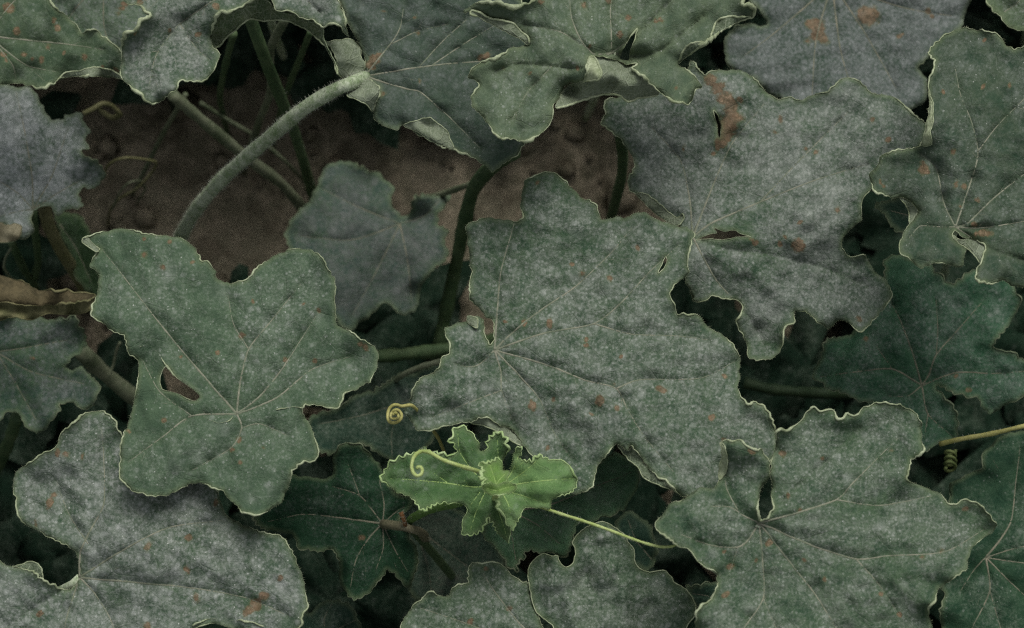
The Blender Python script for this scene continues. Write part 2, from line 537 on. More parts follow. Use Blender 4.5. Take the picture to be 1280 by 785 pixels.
    root = bpy.data.objects.new(name, None)
    root.empty_display_size = 0.02
    COL.objects.link(root)
    root.location = origin
    tag(root, label, cat, group or ('young leaves of the shoot' if 'vine' not in name and 'withered' not in name else 'mildewed vine leaves'))
    bl = mesh_obj('blade', P3, f2, [mat, under, edge], root, dict(dv=dv, de=de, rust=ru, uvw=uvw), origin=origin)
    so = bl.modifiers.new('thickness', 'SOLIDIFY')
    so.thickness = solid; so.offset = -1; so.material_offset = 1; so.material_offset_rim = 2
    # folded or curled margins showing the paler underside
    for fl in flaps:
        poly, hinge, lift = fl[0], np.array(fl[1], float), fl[2]
        fm = (fl[3] or mat) if len(fl) > 3 else under
        wdt = fl[4] if len(fl) > 4 else 16.0
        pq = rough_line(poly, k=0.5)
        gg = grid(pq, 2.6); gg = gg[inside(gg, pq)]
        gg = gg[segdist(gg, pq, np.roll(pq, -1, 0)) > 1.0] if len(gg) else gg
        fv, ff = cdt(pq, [], gg)
        hq = catmull(hinge, 3.0)
        kf = 0.15 if fm is mat else 1.0
        def fd(P):
            dh = segdist(P, hq[:-1], hq[1:])
            q = np.clip(dh / wdt, 0, 3)
            return disp(P)[0] + 0.0008 * np.sign(lift) + lift * np.sqrt(q) + wpk(P) * 0.0012 * kf * np.minimum(q, 1) + wcr(P) * 0.002 * kf * np.minimum(q, 1)
        fP = place(fv, fd(fv))
        fo = mesh_obj('folded_edge', fP, ff, [fm, fm, edge], root,
                      dict(uvw=np.concatenate([fv / 100.0, np.full((len(fv), 1), seed * 2.1)], 1), dv=np.full(len(fv), 40.0), de=segdist(fv, pq, np.roll(pq, -1, 0)) if fm is mat else np.full(len(fv), 12.0), rust=np.zeros(len(fv))), origin=origin)
        sf = fo.modifiers.new('thickness', 'SOLIDIFY'); sf.thickness = solid; sf.offset = -1
        rim = pq
        on_h = segdist(rim, hq[:-1], hq[1:]) < 2.5
        rr = np.where(on_h, 0.00012, edge_r * 1.1)
        mesh_obj('fold_rim', *tube(place(rim, fd(rim)), rr, 5, True), edge, fo, origin=origin)
    # margin: thickened hairy rim
    mp = []
    for ln, cl in [(out, True)] + [(h, True) for h in hol] + [(rough_line(s, False, 0.5), False) for s in seams]:
        dd = disp(ln)[0] + (0.0002 if cl else 0.0006)
        p3 = place(ln, dd)
        rr = edge_r * (0.55 + 0.9 * rs.rand(len(ln)))
        rr = np.convolve(np.r_[rr[-1], rr, rr[0]], [0.25, 0.5, 0.25], 'valid') if cl else rr
        big = np.clip(0.70 + 0.95 * wcr(ln) + 0.4 * wpk(ln), 0.06, 2.3)
        if cl and ln is not out: big = big * 0.45
        if not cl: big = big * 0.9
        mp.append(tube(p3, rr * big, 5, cl))
        if hair and cl and ln is out:
            c = ln.mean(0)
            T = np.roll(ln, -1, 0) - np.roll(ln, 1, 0)
            o2 = np.stack([T[:, 1], -T[:, 0]], 1); o2 /= np.linalg.norm(o2, axis=1)[:, None] + 1e-9
            if inside((ln + o2 * 2)[:40], out).mean() > 0.5: o2 = -o2
            q3 = place(ln + o2 * 2.0, dd)
            D = q3 - p3; D /= np.linalg.norm(D, axis=1)[:, None] + 1e-12
            rep = rs.randint(0, len(ln), len(ln))
            mp.append(hairs(p3[rep] + (q3 - p3)[rep] * rs.rand(len(rep), 1) * 0.1, D[rep], 0.0011, 0.00007, rs))
    mesh_obj('leaf_margin', *join(mp), edge, root, origin=origin)
    # veins, each a part; the fine side veins belong to their vein
    for i, v in enumerate(vl):
        dd = disp(v)[0]
        t = np.linspace(0, 1, len(v))
        L = np.linalg.norm(np.diff(v, axis=0), axis=1).sum()
        r0 = vein_r * min(1.0, 0.45 + L / 260.0)
        if isinstance(veins[i][0], str): r0 *= 0.62
        r = r0 * (1 - t) ** 0.8 + 0.00022
        keep = inside(v, out)
        keep[0] = True
        for h in hol: keep &= ~inside(v, h)
        nk = len(v) if keep.all() else int(np.argmin(keep))
        if nk < 3: continue
        vo = mesh_obj('vein', *tube(place(v[:nk], dd[:nk] - 0.25 * r[:nk]), r[:nk], 6), vein_mat, root, origin=origin)
        near = [m for m in minor_l if np.min(np.linalg.norm(v - m[0], axis=1)) < 0.5]
        ps = []
        for m in near:
            kp = inside(m, out)
            for h in hol: kp &= ~inside(m, h)
            k2 = len(m) if kp.all() else int(np.argmin(kp))
            if k2 < 4: continue
            rm = np.linspace(0.00028, 0.00010, len(m))[:k2]
            ps.append(tube(place(m[:k2], disp(m[:k2])[0] - 0.55 * rm), rm, 4))
        if ps:
            tag(mesh_obj('side_veins', *join(ps), vein_mat, vo, origin=origin), kind='stuff')
    # stalk from the leaf's base to the soil
    sm_ = stalk_mat or M_STEM
    if petiole is None:
        a = rs.rand() * 2 * math.pi
        G = on_height([base], GROUND)[0] * 0.75 + np.array([B0[0], B0[1], 0]) * 0.25 + np.array([math.cos(a), math.sin(a), 0]) * 0.02
        G[2] = GROUND - 0.01
        ctl = np.array([origin - [0, 0, 0.0012], origin * 0.86 + G * 0.14 + [0, 0, -0.004], origin * 0.5 + G * 0.5 + [0.006 * math.sin(a), 0.006, 0], G])
    else:
        ctl = np.array([origin - [0, 0, 0.0012]] + [on_height([(x, y)], z if z > 0 else GROUND - 0.01)[0] for x, y, z in petiole])
    cc = catmull(np.c_[ctl[:, :2] * 2000, ctl[:, 2:] * 2000], 8.0) / 2000.0
    n = len(cc)
    rad = stalk_r * (0.8 + 0.25 * np.linspace(0, 1, n)) * (1 + 0.05 * np.sin(np.arange(n) * 0.9))
    rad[0] *= 1.1
    po = mesh_obj('stalk', *tube(cc, rad, 10), sm_, root, origin=origin)
    if stalk_hair:
        i = rs.randint(0, n, stalk_hair)
        T = np.gradient(cc, axis=0); T /= np.linalg.norm(T, axis=1)[:, None] + 1e-12
        D = np.cross(T[i], rs.randn(stalk_hair, 3)); D /= np.linalg.norm(D, axis=1)[:, None] + 1e-12
        j = rs.rand(stalk_hair, 1)
        Pj = cc[i] * (1 - j) + cc[np.minimum(i + 1, n - 1)] * j
        tag(mesh_obj('hairs', *hairs(Pj + D * rad[i][:, None] * 0.9, D, 0.0024, 0.00013, rs), M_HAIR, po, origin=origin), kind='stuff')
    return root, disp, place

def stem(name, label, cat, pts, r, mat, hair=0, group=None, sides=10, taper=1.0):
    """free stalk or tendril through (x, y, height) points"""
    P = np.concatenate([on_height([(x, y)], z if z > 0 else GROUND - 0.01) for x, y, z in pts])
    C = catmull(P * 2000, 6.0 if r > 0.0015 else 2.5) / 2000
    n = len(C)
    rs = np.random.RandomState(len(name) * 7 + int(pts[0][0]))
    R = r * np.linspace(1.0, taper, n) * (1 + 0.06 * np.sin(np.arange(n) * 0.7 + 1) + 0.05 * rs.randn(n))
    root = bpy.data.objects.new(name, None); COL.objects.link(root)
    root.location = P[-1]; root.empty_display_size = 0.02
    tag(root, label, cat, group or ('stalks among the leaves' if cat == 'stalk' else 'curling tendrils'))
    so = mesh_obj('stalk', *tube(C, R, sides), mat, root, origin=P[-1])
    if hair:
        i = rs.randint(0, n, hair)
        T = np.gradient(C, axis=0); T /= np.linalg.norm(T, axis=1)[:, None] + 1e-12
        D = np.cross(T[i], rs.randn(hair, 3)); D /= np.linalg.norm(D, axis=1)[:, None] + 1e-12
        ho = mesh_obj('hairs', *hairs(C[i] + D * R[i][:, None] * 0.9, D, 0.0018, 0.00009, rs), M_HAIR, so, origin=P[-1])
        tag(ho, kind='stuff')
    return root

# ------------------------------------------------------------------ the ground
def soil_mat():
    k = NT('soil')
    tc = k.n('ShaderNodeTexCoord').outputs['Object']
    n1 = k.noise(tc, 9, 6, 0.6); n2 = k.noise(tc, 60, 6, 0.65); n3 = k.noise(tc, 400, 3, 0.6)
    col = k.mix(k.mapr(n1, 0.3, 0.7), (0.132, 0.120, 0.080), (0.245, 0.222, 0.155))
    col = k.mix(k.mapr(n2, 0.42, 0.62, 0.0, 0.8), col, (0.31, 0.265, 0.19))
    col = k.mix(k.mapr(k.noise(tc, 24, 5, 0.7, 0.5), 0.38, 0.52, 0.45, 0.0), col, (0.060, 0.048, 0.032))
    col = k.mix(k.mapr(n3, 0.5, 0.8, 0.0, 0.6), col, (0.06, 0.044, 0.030))
    h = k.math('ADD', n2, k.math('MULTIPLY', n3, 0.4))
    return k.finish(col, 0.95, 0.08, k.bump(h, 0.8, 0.006))
M_SOIL = soil_mat()
def soil_z(x, y):
    p = Vector((x, y, 0.3))
    return (0.020 * mnoise.noise(p * 5) + 0.022 * mnoise.noise(p * 15) + 0.012 * mnoise.noise(p * 38) + 0.0025 * mnoise.noise(p * 110))
N = 190
s = np.linspace(-1, 1, N)
ax = np.sinh(s * 5.2) / math.sinh(5.2) * 40.0 * 0.985 + s * 0.6
V = [(x, y + 0.1, soil_z(x, y) - 0.01 + GROUND) for y in ax for x in ax]
F = [(j * N + i, j * N + i + 1, (j + 1) * N + i + 1, (j + 1) * N + i) for j in range(N - 1) for i in range(N - 1)]
tag(mesh_obj('ground', V, F, M_SOIL), kind='structure')
# crumbs of earth
rs = np.random.RandomState(5)
parts = []
for i in range(700):
    x, y = rs.uniform(-0.55, 0.55), rs.uniform(-0.35, 0.6)
    r = 0.003 + 0.016 * rs.rand() ** 3
    a = np.array([[1, 0, 0], [-1, 0, 0], [0, 1, 0], [0, -1, 0], [0, 0, 1], [0, 0, -1]], float) * (0.7 + 0.6 * rs.rand(6, 1))
    for q in ((1, 1, 1), (-1, 1, 1), (1, -1, 1), (-1, -1, 1), (1, 1, -1), (-1, 1, -1), (1, -1, -1), (-1, -1, -1)):
        a = np.vstack([a, np.array(q) * 0.58 * (0.7 + 0.6 * rs.rand())])
    fx = []
    for sx, A in ((1, 0), (-1, 1)):
        for sy, B in ((1, 2), (-1, 3)):
            for sz, C in ((1, 4), (-1, 5)):
                o = 6 + [(1, 1, 1), (-1, 1, 1), (1, -1, 1), (-1, -1, 1), (1, 1, -1), (-1, 1, -1), (1, -1, -1), (-1, -1, -1)].index((sx, sy, sz))
                fl = sx * sy * sz < 0
                for t in ((A, B, o), (B, C, o), (C, A, o)):
                    fx.append(t[::-1] if fl else t)
    rot = np.array(Matrix.Rotation(rs.rand() * 6.28, 3, 'Z'))
    parts.append(((a * [1, 1, 0.7] * r) @ rot.T + [x, y, soil_z(x, y - 0.1) - 0.01 + GROUND + r * 0.25], fx))
tag(mesh_obj('soil_crumbs', *join(parts), M_SOIL), 'crumbs and clods of dark brown earth', 'soil', kind='stuff')

# ------------------------------------------------------------------ the large leaves
LF = 'squash leaves with powdery mildew'
leaf('vine_leaf', 'biggest grey-green leaf at the centre, with a small tear near its right tip', 'leaf',
  [(655,227),(668,220),(683,215),(700,220),(713,233),(725,247),(735,249),(745,257),(748,268),(753,275),(770,270),(779,273),(790,269),(800,265),(812,269),(828,278),(847,283),(858,285),(868,293),(863,307),(860,320),(860,340),(852,350),(842,357),(839,368),(842,380),(848,392),(857,393),(873,396),(889,411),(903,418),(916,432),(926,449),(924,465),(926,472),(922,482),(926,494),(935,505),(938,501),(952,505),(960,516),(968,530),(971,549),(968,570),(950,592),(925,608),(890,618),(855,621),(833,603),(812,587),(802,572),(790,558),(785,563),(771,556),(759,567),(747,584),(740,608),(719,618),(705,614),(690,600),(672,580),(654,556),(641,537),(626,532),(613,523),(599,522),(587,529),(572,529),(544,537),(520,537),(506,514),(513,496),(523,474),(540,466),(550,457),(552,448),(562,441),(561,428),(556,410),(570,404),(583,402),(585,394),(596,396),(603,399),(607,424),(611,431),(617,426),(617,404),(607,394),(588,375),(587,363),(589,342),(587,322),(584,301),(584,282),(609,272),(638,275),(649,276),(655,268),(650,256),(653,240)],
  0.415, (618,438),
  [[(621,400),(626,340),(640,290),(652,250)], [(645,412),(680,385),(720,358),(765,315),(790,285)],
   [(680,417),(742,405),(775,380),(812,340),(850,305)], ['b',(742,405),(790,418),(845,420),(885,425)],
   [(680,455),(730,475),(770,486),(785,513),(805,545),(842,590)], ['b',(770,486),(800,475),(875,473),(918,452)],
   [(648,468),(675,500),(692,540),(715,575)], [(626,465),(627,488),(640,525)], ['b',(627,488),(590,502),(540,522)], [(600,455),(588,459),(568,455)]],
  tilt=(0.05, -0.04), holes=[[(832,320),(834,325),(830,335),(823,341),(827,331)]],
  spots=[(827,487,8),(687,405,8),(655,403,6),(733,432,5),(750,501,8),(771,510,5),(739,518,4),(665,507,8),(776,446,5),(728,343,7),(715,330,4),(762,348,6),(797,310,5),(906,470,5),(692,500,4),(672,228,5),(890,522,5),(905,550,5),(733,425,4),(768,480,4),(684,560,4),(632,402,4)],
  flaps=[([(587,529),(599,522),(613,523),(626,532),(641,537),(654,556),(641,553),(626,542),(612,535),(600,531)], [(587,529),(599,522),(613,523),(626,532),(641,537),(654,556)], -0.004),
         ([(771,556),(785,563),(790,558),(802,572),(812,587),(833,603),(840,612),(822,606),(806,598),(796,582),(786,575)], [(771,556),(790,558),(802,572),(812,587),(833,603)], -0.005, M_UNDER_DARK),
         ([(585,394),(596,398),(597,410),(590,408),(584,402)], [(585,394),(584,402),(590,408)], 0.003)],
  bumps=[(855,320,30,-0.006),(520,510,50,-0.012),(690,250,60,0.006),(840,500,90,0.006)],
  mild=0.84, rust=0.5, speck=0.5, curl=0.0035, edge_r=0.00036, film=(0.124,0.150,0.118))

leaf('vine_leaf', 'green-grey leaf at left with a slit hole in its lower lobe', 'leaf',
  [(104,297),(110,296),(125,291),(140,287),(158,286),(172,290),(195,294),(215,295),(230,299),(242,308),(250,319),(250,324),(258,328),(269,338),(271,347),(280,353),(298,353),(310,348),(320,337),(335,325),(352,316),(370,312),(388,312),(402,322),(412,338),(420,358),(418,375),(420,392),(423,408),(437,412),(447,422),(460,428),(472,438),(472,452),(468,468),(463,478),(455,479),(445,487),(432,490),(427,500),(420,511),(410,510),(395,506),(382,505),(377,510),(384,526),(393,545),(397,562),(394,577),(380,577),(372,581),(365,591),(361,608),(351,628),(334,639),(320,643),(303,640),(292,628),(275,613),(251,604),(234,607),(210,618),(190,619),(172,616),(157,606),(150,596),(150,577),(153,545),(163,522),(168,500),(172,480),(173,465),(173,450),(160,440),(156,422),(140,414),(130,405),(118,398),(114,390),(120,370),(124,345),(119,338),(113,332),(117,322),(125,311),(118,309),(107,302)],
  0.428, (296,518),
  [[(250,465),(200,405),(150,340),(128,312)], [(300,480),(311,437),(340,400),(376,355)], ['b',(311,437),(292,405),(285,370)],
   [(325,495),(350,465),(376,425),(398,390)], [(345,498),(390,462),(440,445)],
   [(240,520),(205,545),(160,578)], ['b',(240,520),(200,490),(178,450)], [(302,535),(289,560),(240,588)], ['b',(302,535),(325,530),(360,545)]],
  tilt=(0.05, 0.0), holes=[[(208,457),(200,472),(203,486),(222,492),(240,501),(246,500),(250,495),(235,482),(218,470)]],
  seams=[[(175,433),(185,431),(197,441),(208,457),(220,471),(235,482),(252,494)], [(253,520),(262,525),(275,528),(288,525),(291,520)], [(345,512),(362,509),(377,510)]],
  spots=[(181,319,6),(203,334,6),(241,328,5),(398,388,4),(379,380,4),(357,449,4),(393,451,4),(302,420,6),(272,441,4),(226,446,3),(160,539,5),(298,549,5),(290,562,4),(205,525,4),(330,560,4),(180,298,4),(212,302,4),(300,578,4),(316,377,4),(457,434,6),(450,430,4)],
  bumps=[(200,560,90,0.010),(310,590,70,-0.004),(150,380,60,0.010),(380,340,60,-0.006),(440,460,50,-0.012)],
  flaps=[([(104,297),(110,298),(118,306),(124,312),(120,315),(110,308),(103,303)], [(110,298),(118,306),(124,312)], 0.002, M_UNDER)],
  mild=0.42, rust=0.4, speck=0.75, curl=0.003, mid=(0.066,0.106,0.062), dark=(0.040,0.070,0.042))

leaf('vine_leaf', 'broad leaf at bottom left coated in whitish mildew with a green left lobe', 'leaf',
  [(125,514),(105,517),(92,527),(78,538),(74,551),(68,560),(45,572),(30,582),(20,590),(16,600),(16,613),(21,625),(21,640),(30,655),(50,665),(68,675),(88,684),(97,695),(98,713),(99,722),(94,733),(82,737),(68,731),(55,725),(45,717),(30,711),(15,708),(3,703),(-12,702),(-30,720),(-40,800),(0,840),(150,855),(330,845),(366,795),(377,775),(384,756),(382,742),(378,720),(371,702),(365,687),(351,670),(330,666),(310,659),(296,652),(284,645),(277,628),(265,605),(235,580),(200,562),(165,550),(152,542),(147,535),(143,525),(133,515)],
  0.402, (100,722),
  [[(101,690),(115,660),(130,630),(130,580),(127,535)], [(150,690),(210,660),(280,650)], [(170,728),(240,735),(310,748),(360,770)],
   [(117,740),(136,770),(152,808)], [(92,745),(84,770),(75,815)], [(75,738),(40,762),(5,785)], ['b',(110,680),(85,640),(70,600)]],
  tilt=(-0.02, 0.05), holes=[[(243,787),(262,779),(275,781),(292,787),(302,800),(240,800)]],
  spots=[(320,755,9),(312,762,8),(330,745,8),(306,768,6),(50,566,6),(58,562,6),(72,565,7),(82,568,7),(185,683,8),(245,747,7),(62,628,9),(68,618,6),(45,655,6),(103,570,6),(234,712,7),(184,782,6),(50,767,6),(350,723,5),(236,672,6),(270,628,7)],
  seams=[[(241,782),(252,777),(265,773),(280,776),(300,775),(330,783)]], bumps=[(60,620,50,-0.008),(250,680,110,0.008),(200,770,60,-0.004)],
  petiole=[(92,730,0.39),(80,736,0.38),(62,742,0.31),(40,752,0.2),(30,740,-0.01)], mild=1.0, rust=0.4, speck=1.3, curl=0.003, film=(0.142,0.168,0.138), powder=(0.37,0.392,0.365),
  flaps=[([(15,708),(30,711),(45,717),(53,724),(53,713),(48,705),(38,702),(25,706)], [(15,708),(30,711),(45,717),(53,724)], -0.004, M_UNDER_DARK)])

leaf('vine_leaf', 'large grey-green leaf at bottom right whose sinus shows a dark gap above its pinkish base', 'leaf',
  [(820,655),(838,630),(855,625),(872,611),(890,610),(899,600),(905,589),(904,573),(901,553),(925,551),(945,564),(952,562),(962,578),(961,597),(950,615),(947,640),(951,650),(960,647),(966,632),(964,608),(963,585),(970,552),(972,537),(985,537),(1000,527),(1014,510),(1025,512),(1040,516),(1048,525),(1060,518),(1070,521),(1081,507),(1105,504),(1125,507),(1142,515),(1152,530),(1152,547),(1154,565),(1140,575),(1135,588),(1134,598),(1145,606),(1165,612),(1175,617),(1182,627),(1190,632),(1200,628),(1208,624),(1225,632),(1238,645),(1245,655),(1238,668),(1220,678),(1210,698),(1208,712),(1188,725),(1172,738),(1169,750),(1160,763),(1166,785),(1160,812),(1100,840),(950,850),(880,830),(869,785),(873,760),(888,748),(896,735),(896,718),(880,708),(870,697),(860,686),(845,681),(828,668)],
  0.45, (949,653),
  [[(1000,640),(1045,625),(1065,605),(1092,578),(1122,548)], ['b',(1045,625),(1100,632),(1165,620)],
   [(1010,680),(1070,699),(1110,695),(1180,690),(1230,662)], ['b',(1070,699),(1098,730),(1125,770)],
   [(985,700),(1020,745),(1045,785),(1065,820)], [(953,700),(954,748),(930,785),(915,810)], ['b',(954,748),(972,790)],
   [(935,675),(922,684),(890,682),(850,668)], ['b',(922,684),(910,722)], [(930,645),(912,634),(888,633)], ['b',(922,638),(908,610),(906,580)],
   [(975,632),(1000,605),(1040,570),(1075,535)]],
  tilt=(-0.06, 0.03),
  spots=[(962,678,7),(913,708,7),(907,743,7),(1006,701,5),(1031,724,5),(1102,742,4),(979,567,6),(1028,573,4),(940,565,6),(1176,688,5),(1153,697,4),(985,620,5),(1000,637,5),(1124,768,4),(1207,636,5),(905,690,4),(945,700,4)],
  flaps=[([(901,553),(907,560),(909,575),(906,592),(899,600),(898,588),(901,573)], [(901,553),(904,573),(905,589),(899,600)], 0.002, M_EDGE),
         ([(880,708),(896,718),(896,735),(888,748),(894,741),(900,727),(898,714)], [(880,708),(896,718),(896,735),(888,748)], -0.002, M_UNDER)],
  bumps=[(1230,655,40,-0.014),(930,575,40,0.006),(1110,530,50,-0.008),(880,650,60,0.008),(1180,700,60,0.006)],
  mild=0.64, rust=0.45, speck=0.7, curl=0.0035, film=(0.120,0.148,0.112))

leaf('vine_leaf', 'pale grey leaf right of centre with a brown scorched tear near its top', 'leaf',
  [(757,126),(756,140),(752,155),(765,165),(780,180),(790,194),(793,210),(786,222),(786,238),(795,243),(820,262),(845,279),(852,290),(856,310),(855,335),(857,352),(863,365),(866,376),(878,377),(893,370),(905,375),(917,373),(926,380),(928,389),(921,403),(931,425),(936,446),(950,450),(969,447),(979,429),(981,411),(993,401),(991,389),(1002,389),(1017,398),(1036,411),(1050,399),(1076,413),(1096,396),(1115,370),(1108,351),(1096,341),(1081,320),(1064,320),(1053,313),(1052,301),(1062,288),(1077,274),(1077,252),(1085,240),(1115,215),(1145,190),(1158,165),(1155,152),(1145,147),(1138,138),(1130,130),(1112,120),(1090,115),(1075,103),(1060,96),(1045,104),(1038,112),(1033,116),(1018,118),(1005,124),(985,122),(972,123),(960,117),(950,105),(935,92),(915,88),(895,88),(880,93),(872,85),(864,78),(850,95),(800,115)],
  0.375, (866,297),
  [[(890,279),(950,253),(1020,225),(1085,205)], [(910,312),(960,318),(1030,335),(1090,360)], [(862,250),(850,200),(815,160)],
   [(890,235),(915,180),(955,130)], [(895,350),(935,395),(955,430)], ['b',(950,253),(1000,200),(1060,140)]],
  tilt=(0.02, 0.03),
  holes=[[(871,300),(885,293),(896,291),(893,285),(905,289),(918,288),(925,292),(938,296),(920,296),(905,300),(890,298)], [(892,137),(898,146),(901,158),(900,172),(897,170),(897,157),(893,146)]],
  spots=[(888,100,9),(897,110,11),(906,122,12),(914,134,12),(916,146,15),(910,156,17),(905,167,13),(901,178,9),(897,184,6),(892,192,5),(998,307,10),(1000,278,5),(975,305,5),(981,296,4),(1047,262,5),(975,150,7),(968,165,6),(855,185,6),(1074,400,6),(1020,190,5),(1007,186,4),(940,300,5),(1090,150,5),(925,125,6),(1110,175,5),(944,304,5)],
  flaps=[([(795,243),(802,241),(815,247),(828,258),(840,268),(848,272),(853,267),(855,272),(850,280),(845,282),(832,276),(818,266),(806,254)], [(795,243),(806,254),(818,266),(832,276),(845,282)], 0.004, M_UNDER)],
  bumps=[(1090,360,60,-0.010),(800,180,60,0.006),(950,430,40,-0.012),(990,180,90,0.006)],
  mild=1.0, rust=0.5, speck=0.35, curl=0.0035, edge_r=0.00034, film=(0.14,0.162,0.138))

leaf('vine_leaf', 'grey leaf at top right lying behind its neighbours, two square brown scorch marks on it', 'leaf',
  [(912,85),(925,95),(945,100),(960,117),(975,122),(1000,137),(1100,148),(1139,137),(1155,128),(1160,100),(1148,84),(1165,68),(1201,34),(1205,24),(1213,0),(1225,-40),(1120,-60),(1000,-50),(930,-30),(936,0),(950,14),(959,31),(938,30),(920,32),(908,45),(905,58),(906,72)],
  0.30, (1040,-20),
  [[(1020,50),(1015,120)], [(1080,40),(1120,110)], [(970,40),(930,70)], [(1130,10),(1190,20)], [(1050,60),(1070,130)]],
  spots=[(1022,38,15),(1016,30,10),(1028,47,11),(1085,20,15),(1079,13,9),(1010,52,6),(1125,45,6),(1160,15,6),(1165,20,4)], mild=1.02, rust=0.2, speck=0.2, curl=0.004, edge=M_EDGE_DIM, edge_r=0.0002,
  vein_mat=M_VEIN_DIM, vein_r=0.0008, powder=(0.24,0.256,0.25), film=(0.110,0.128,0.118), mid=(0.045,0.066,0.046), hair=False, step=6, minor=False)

leaf('vine_leaf', 'upright green leaf at the right edge with folded pale left margin and curled lower lobes', 'leaf',
  [(1285,56),(1268,62),(1258,57),(1250,45),(1238,40),(1225,38),(1208,35),(1190,40),(1175,48),(1167,55),(1162,66),(1167,76),(1165,90),(1160,105),(1162,120),(1162,135),(1157,160),(1153,181),(1140,184),(1125,187),(1103,195),(1095,207),(1087,220),(1090,233),(1096,241),(1108,244),(1115,249),(1125,247),(1138,253),(1147,263),(1143,273),(1137,280),(1130,291),(1125,305),(1126,317),(1138,326),(1152,335),(1160,331),(1175,329),(1190,332),(1202,332),(1205,320),(1207,312),(1197,302),(1190,294),(1194,287),(1203,297),(1212,298),(1225,302),(1231,308),(1229,320),(1225,328),(1220,340),(1222,350),(1240,355),(1255,351),(1268,358),(1285,360),(1330,340),(1350,200),(1320,60)],
  0.46, (1194,284),
  [[(1200,268),(1222,196),(1215,155),(1201,120),(1194,86)], ['b',(1222,190),(1246,158),(1280,124),(1305,100)], [(1210,279),(1242,248),(1280,218),(1320,190)],
   [(1230,285),(1280,277),(1325,272)], [(1180,255),(1170,210),(1150,192)], [(1175,284),(1150,283),(1135,300)], [(1240,312),(1280,325)]],
  tilt=(0.03, -0.06),
  spots=[(1228,291,9),(1236,292,7),(1220,292,5),(1229,108,5),(1262,107,5),(1179,115,4),(1155,212,8),(1152,206,6),(1195,230,7),(1205,233,5),(1100,226,4),(1218,280,5),(1200,258,4),(1104,232,4),(1230,50,4),(1192,190,5),(1222,250,5)],
  flaps=[([(1160,108),(1166,130),(1166,150),(1163,165),(1165,181),(1153,182),(1157,160),(1162,135)], [(1160,108),(1162,135),(1157,160),(1153,182)], 0.004, M_EDGE),
         ([(1125,247),(1138,253),(1147,263),(1143,273),(1137,280),(1136,268),(1132,256)], [(1125,247),(1138,253),(1147,263),(1143,273),(1137,280)], -0.003, M_UNDER),
         ([(1190,294),(1200,300),(1212,298),(1225,302),(1231,308),(1229,320),(1225,328),(1219,320),(1210,312),(1200,305)], [(1200,297),(1212,298),(1225,302),(1231,308),(1229,320)], -0.003, M_UNDER)],
  bumps=[(1165,100,40,0.004),(1120,220,40,-0.004),(1210,60,50,-0.010)], mild=0.42, rust=0.5, speck=0.55, curl=0.004, ridge=0.008, mid=(0.056,0.080,0.050), film=(0.092,0.116,0.090), powder=(0.21,0.235,0.21))

leaf('vine_leaf', 'dark green shaded leaf at right with a reddish hub of radiating veins', 'leaf',
  [(1016,472),(1019,460),(1025,447),(1030,432),(1033,424),(1050,421),(1060,418),(1070,410),(1090,380),(1105,350),(1105,325),(1122,318),(1145,325),(1165,332),(1168,338),(1178,343),(1180,353),(1190,355),(1200,348),(1215,338),(1240,335),(1262,350),(1275,375),(1265,400),(1258,410),(1250,417),(1243,427),(1244,438),(1256,440),(1265,439),(1275,448),(1290,452),(1302,470),(1290,487),(1270,500),(1258,505),(1250,512),(1236,517),(1228,508),(1220,497),(1205,495),(1190,490),(1172,482),(1170,487),(1185,500),(1195,515),(1198,535),(1195,548),(1178,552),(1160,562),(1140,562),(1110,525),(1090,503),(1075,502),(1065,497),(1050,490),(1035,487),(1027,478)],
  0.285, (1152,482),
  [[(1115,461),(1070,465),(1025,471)], ['b',(1115,461),(1095,432)], [(1140,440),(1125,400),(1110,370)], [(1161,468),(1170,444),(1193,417),(1230,375)], ['b',(1170,444),(1172,410),(1170,375)],
   [(1195,466),(1240,467),(1285,464)], [(1160,518),(1190,545)], ['b',(1160,518),(1155,548)], [(1135,495),(1110,495)]],
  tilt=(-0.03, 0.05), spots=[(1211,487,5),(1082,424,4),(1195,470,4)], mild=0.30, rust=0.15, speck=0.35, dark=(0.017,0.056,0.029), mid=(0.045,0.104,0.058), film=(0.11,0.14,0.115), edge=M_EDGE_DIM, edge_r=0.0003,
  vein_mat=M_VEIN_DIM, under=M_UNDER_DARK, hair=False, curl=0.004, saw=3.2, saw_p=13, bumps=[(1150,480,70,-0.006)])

leaf('vine_leaf', 'dark green shaded leaf in the bottom right corner with pale radiating veins', 'leaf',
  [(1187,603),(1200,598),(1215,590),(1224,588),(1229,582),(1227,572),(1235,560),(1247,548),(1262,542),(1282,536),(1305,530),(1345,600),(1340,800),(1180,830),(1177,785),(1175,760),(1182,742),(1177,733),(1185,700),(1180,650),(1187,625)],
  0.29, (1232,697),
  [[(1250,675),(1264,650),(1270,600),(1275,560)], [(1260,688),(1300,678)], [(1265,702),(1310,708)], [(1260,725),(1292,755)], [(1237,738),(1215,785),(1205,810)], ['b',(1237,738),(1252,790)], [(1218,712),(1200,740)]],
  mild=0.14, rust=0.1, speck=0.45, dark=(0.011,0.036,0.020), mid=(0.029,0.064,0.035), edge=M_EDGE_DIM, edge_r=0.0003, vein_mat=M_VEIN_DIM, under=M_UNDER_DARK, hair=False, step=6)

leaf('vine_leaf', 'small pale green leaf tip poking into the top right corner', 'leaf',
  [(1233,0),(1240,12),(1252,20),(1260,32),(1272,37),(1290,36),(1325,0),(1310,-40),(1240,-40),(1228,-15)], 0.44, (1300,-25), [[(1270,5),(1255,15)],[(1290,15),(1285,32)]],
  mild=0.5, rust=0.1, speck=0.2, mid=(0.085,0.12,0.065), dark=(0.05,0.08,0.045), step=6)

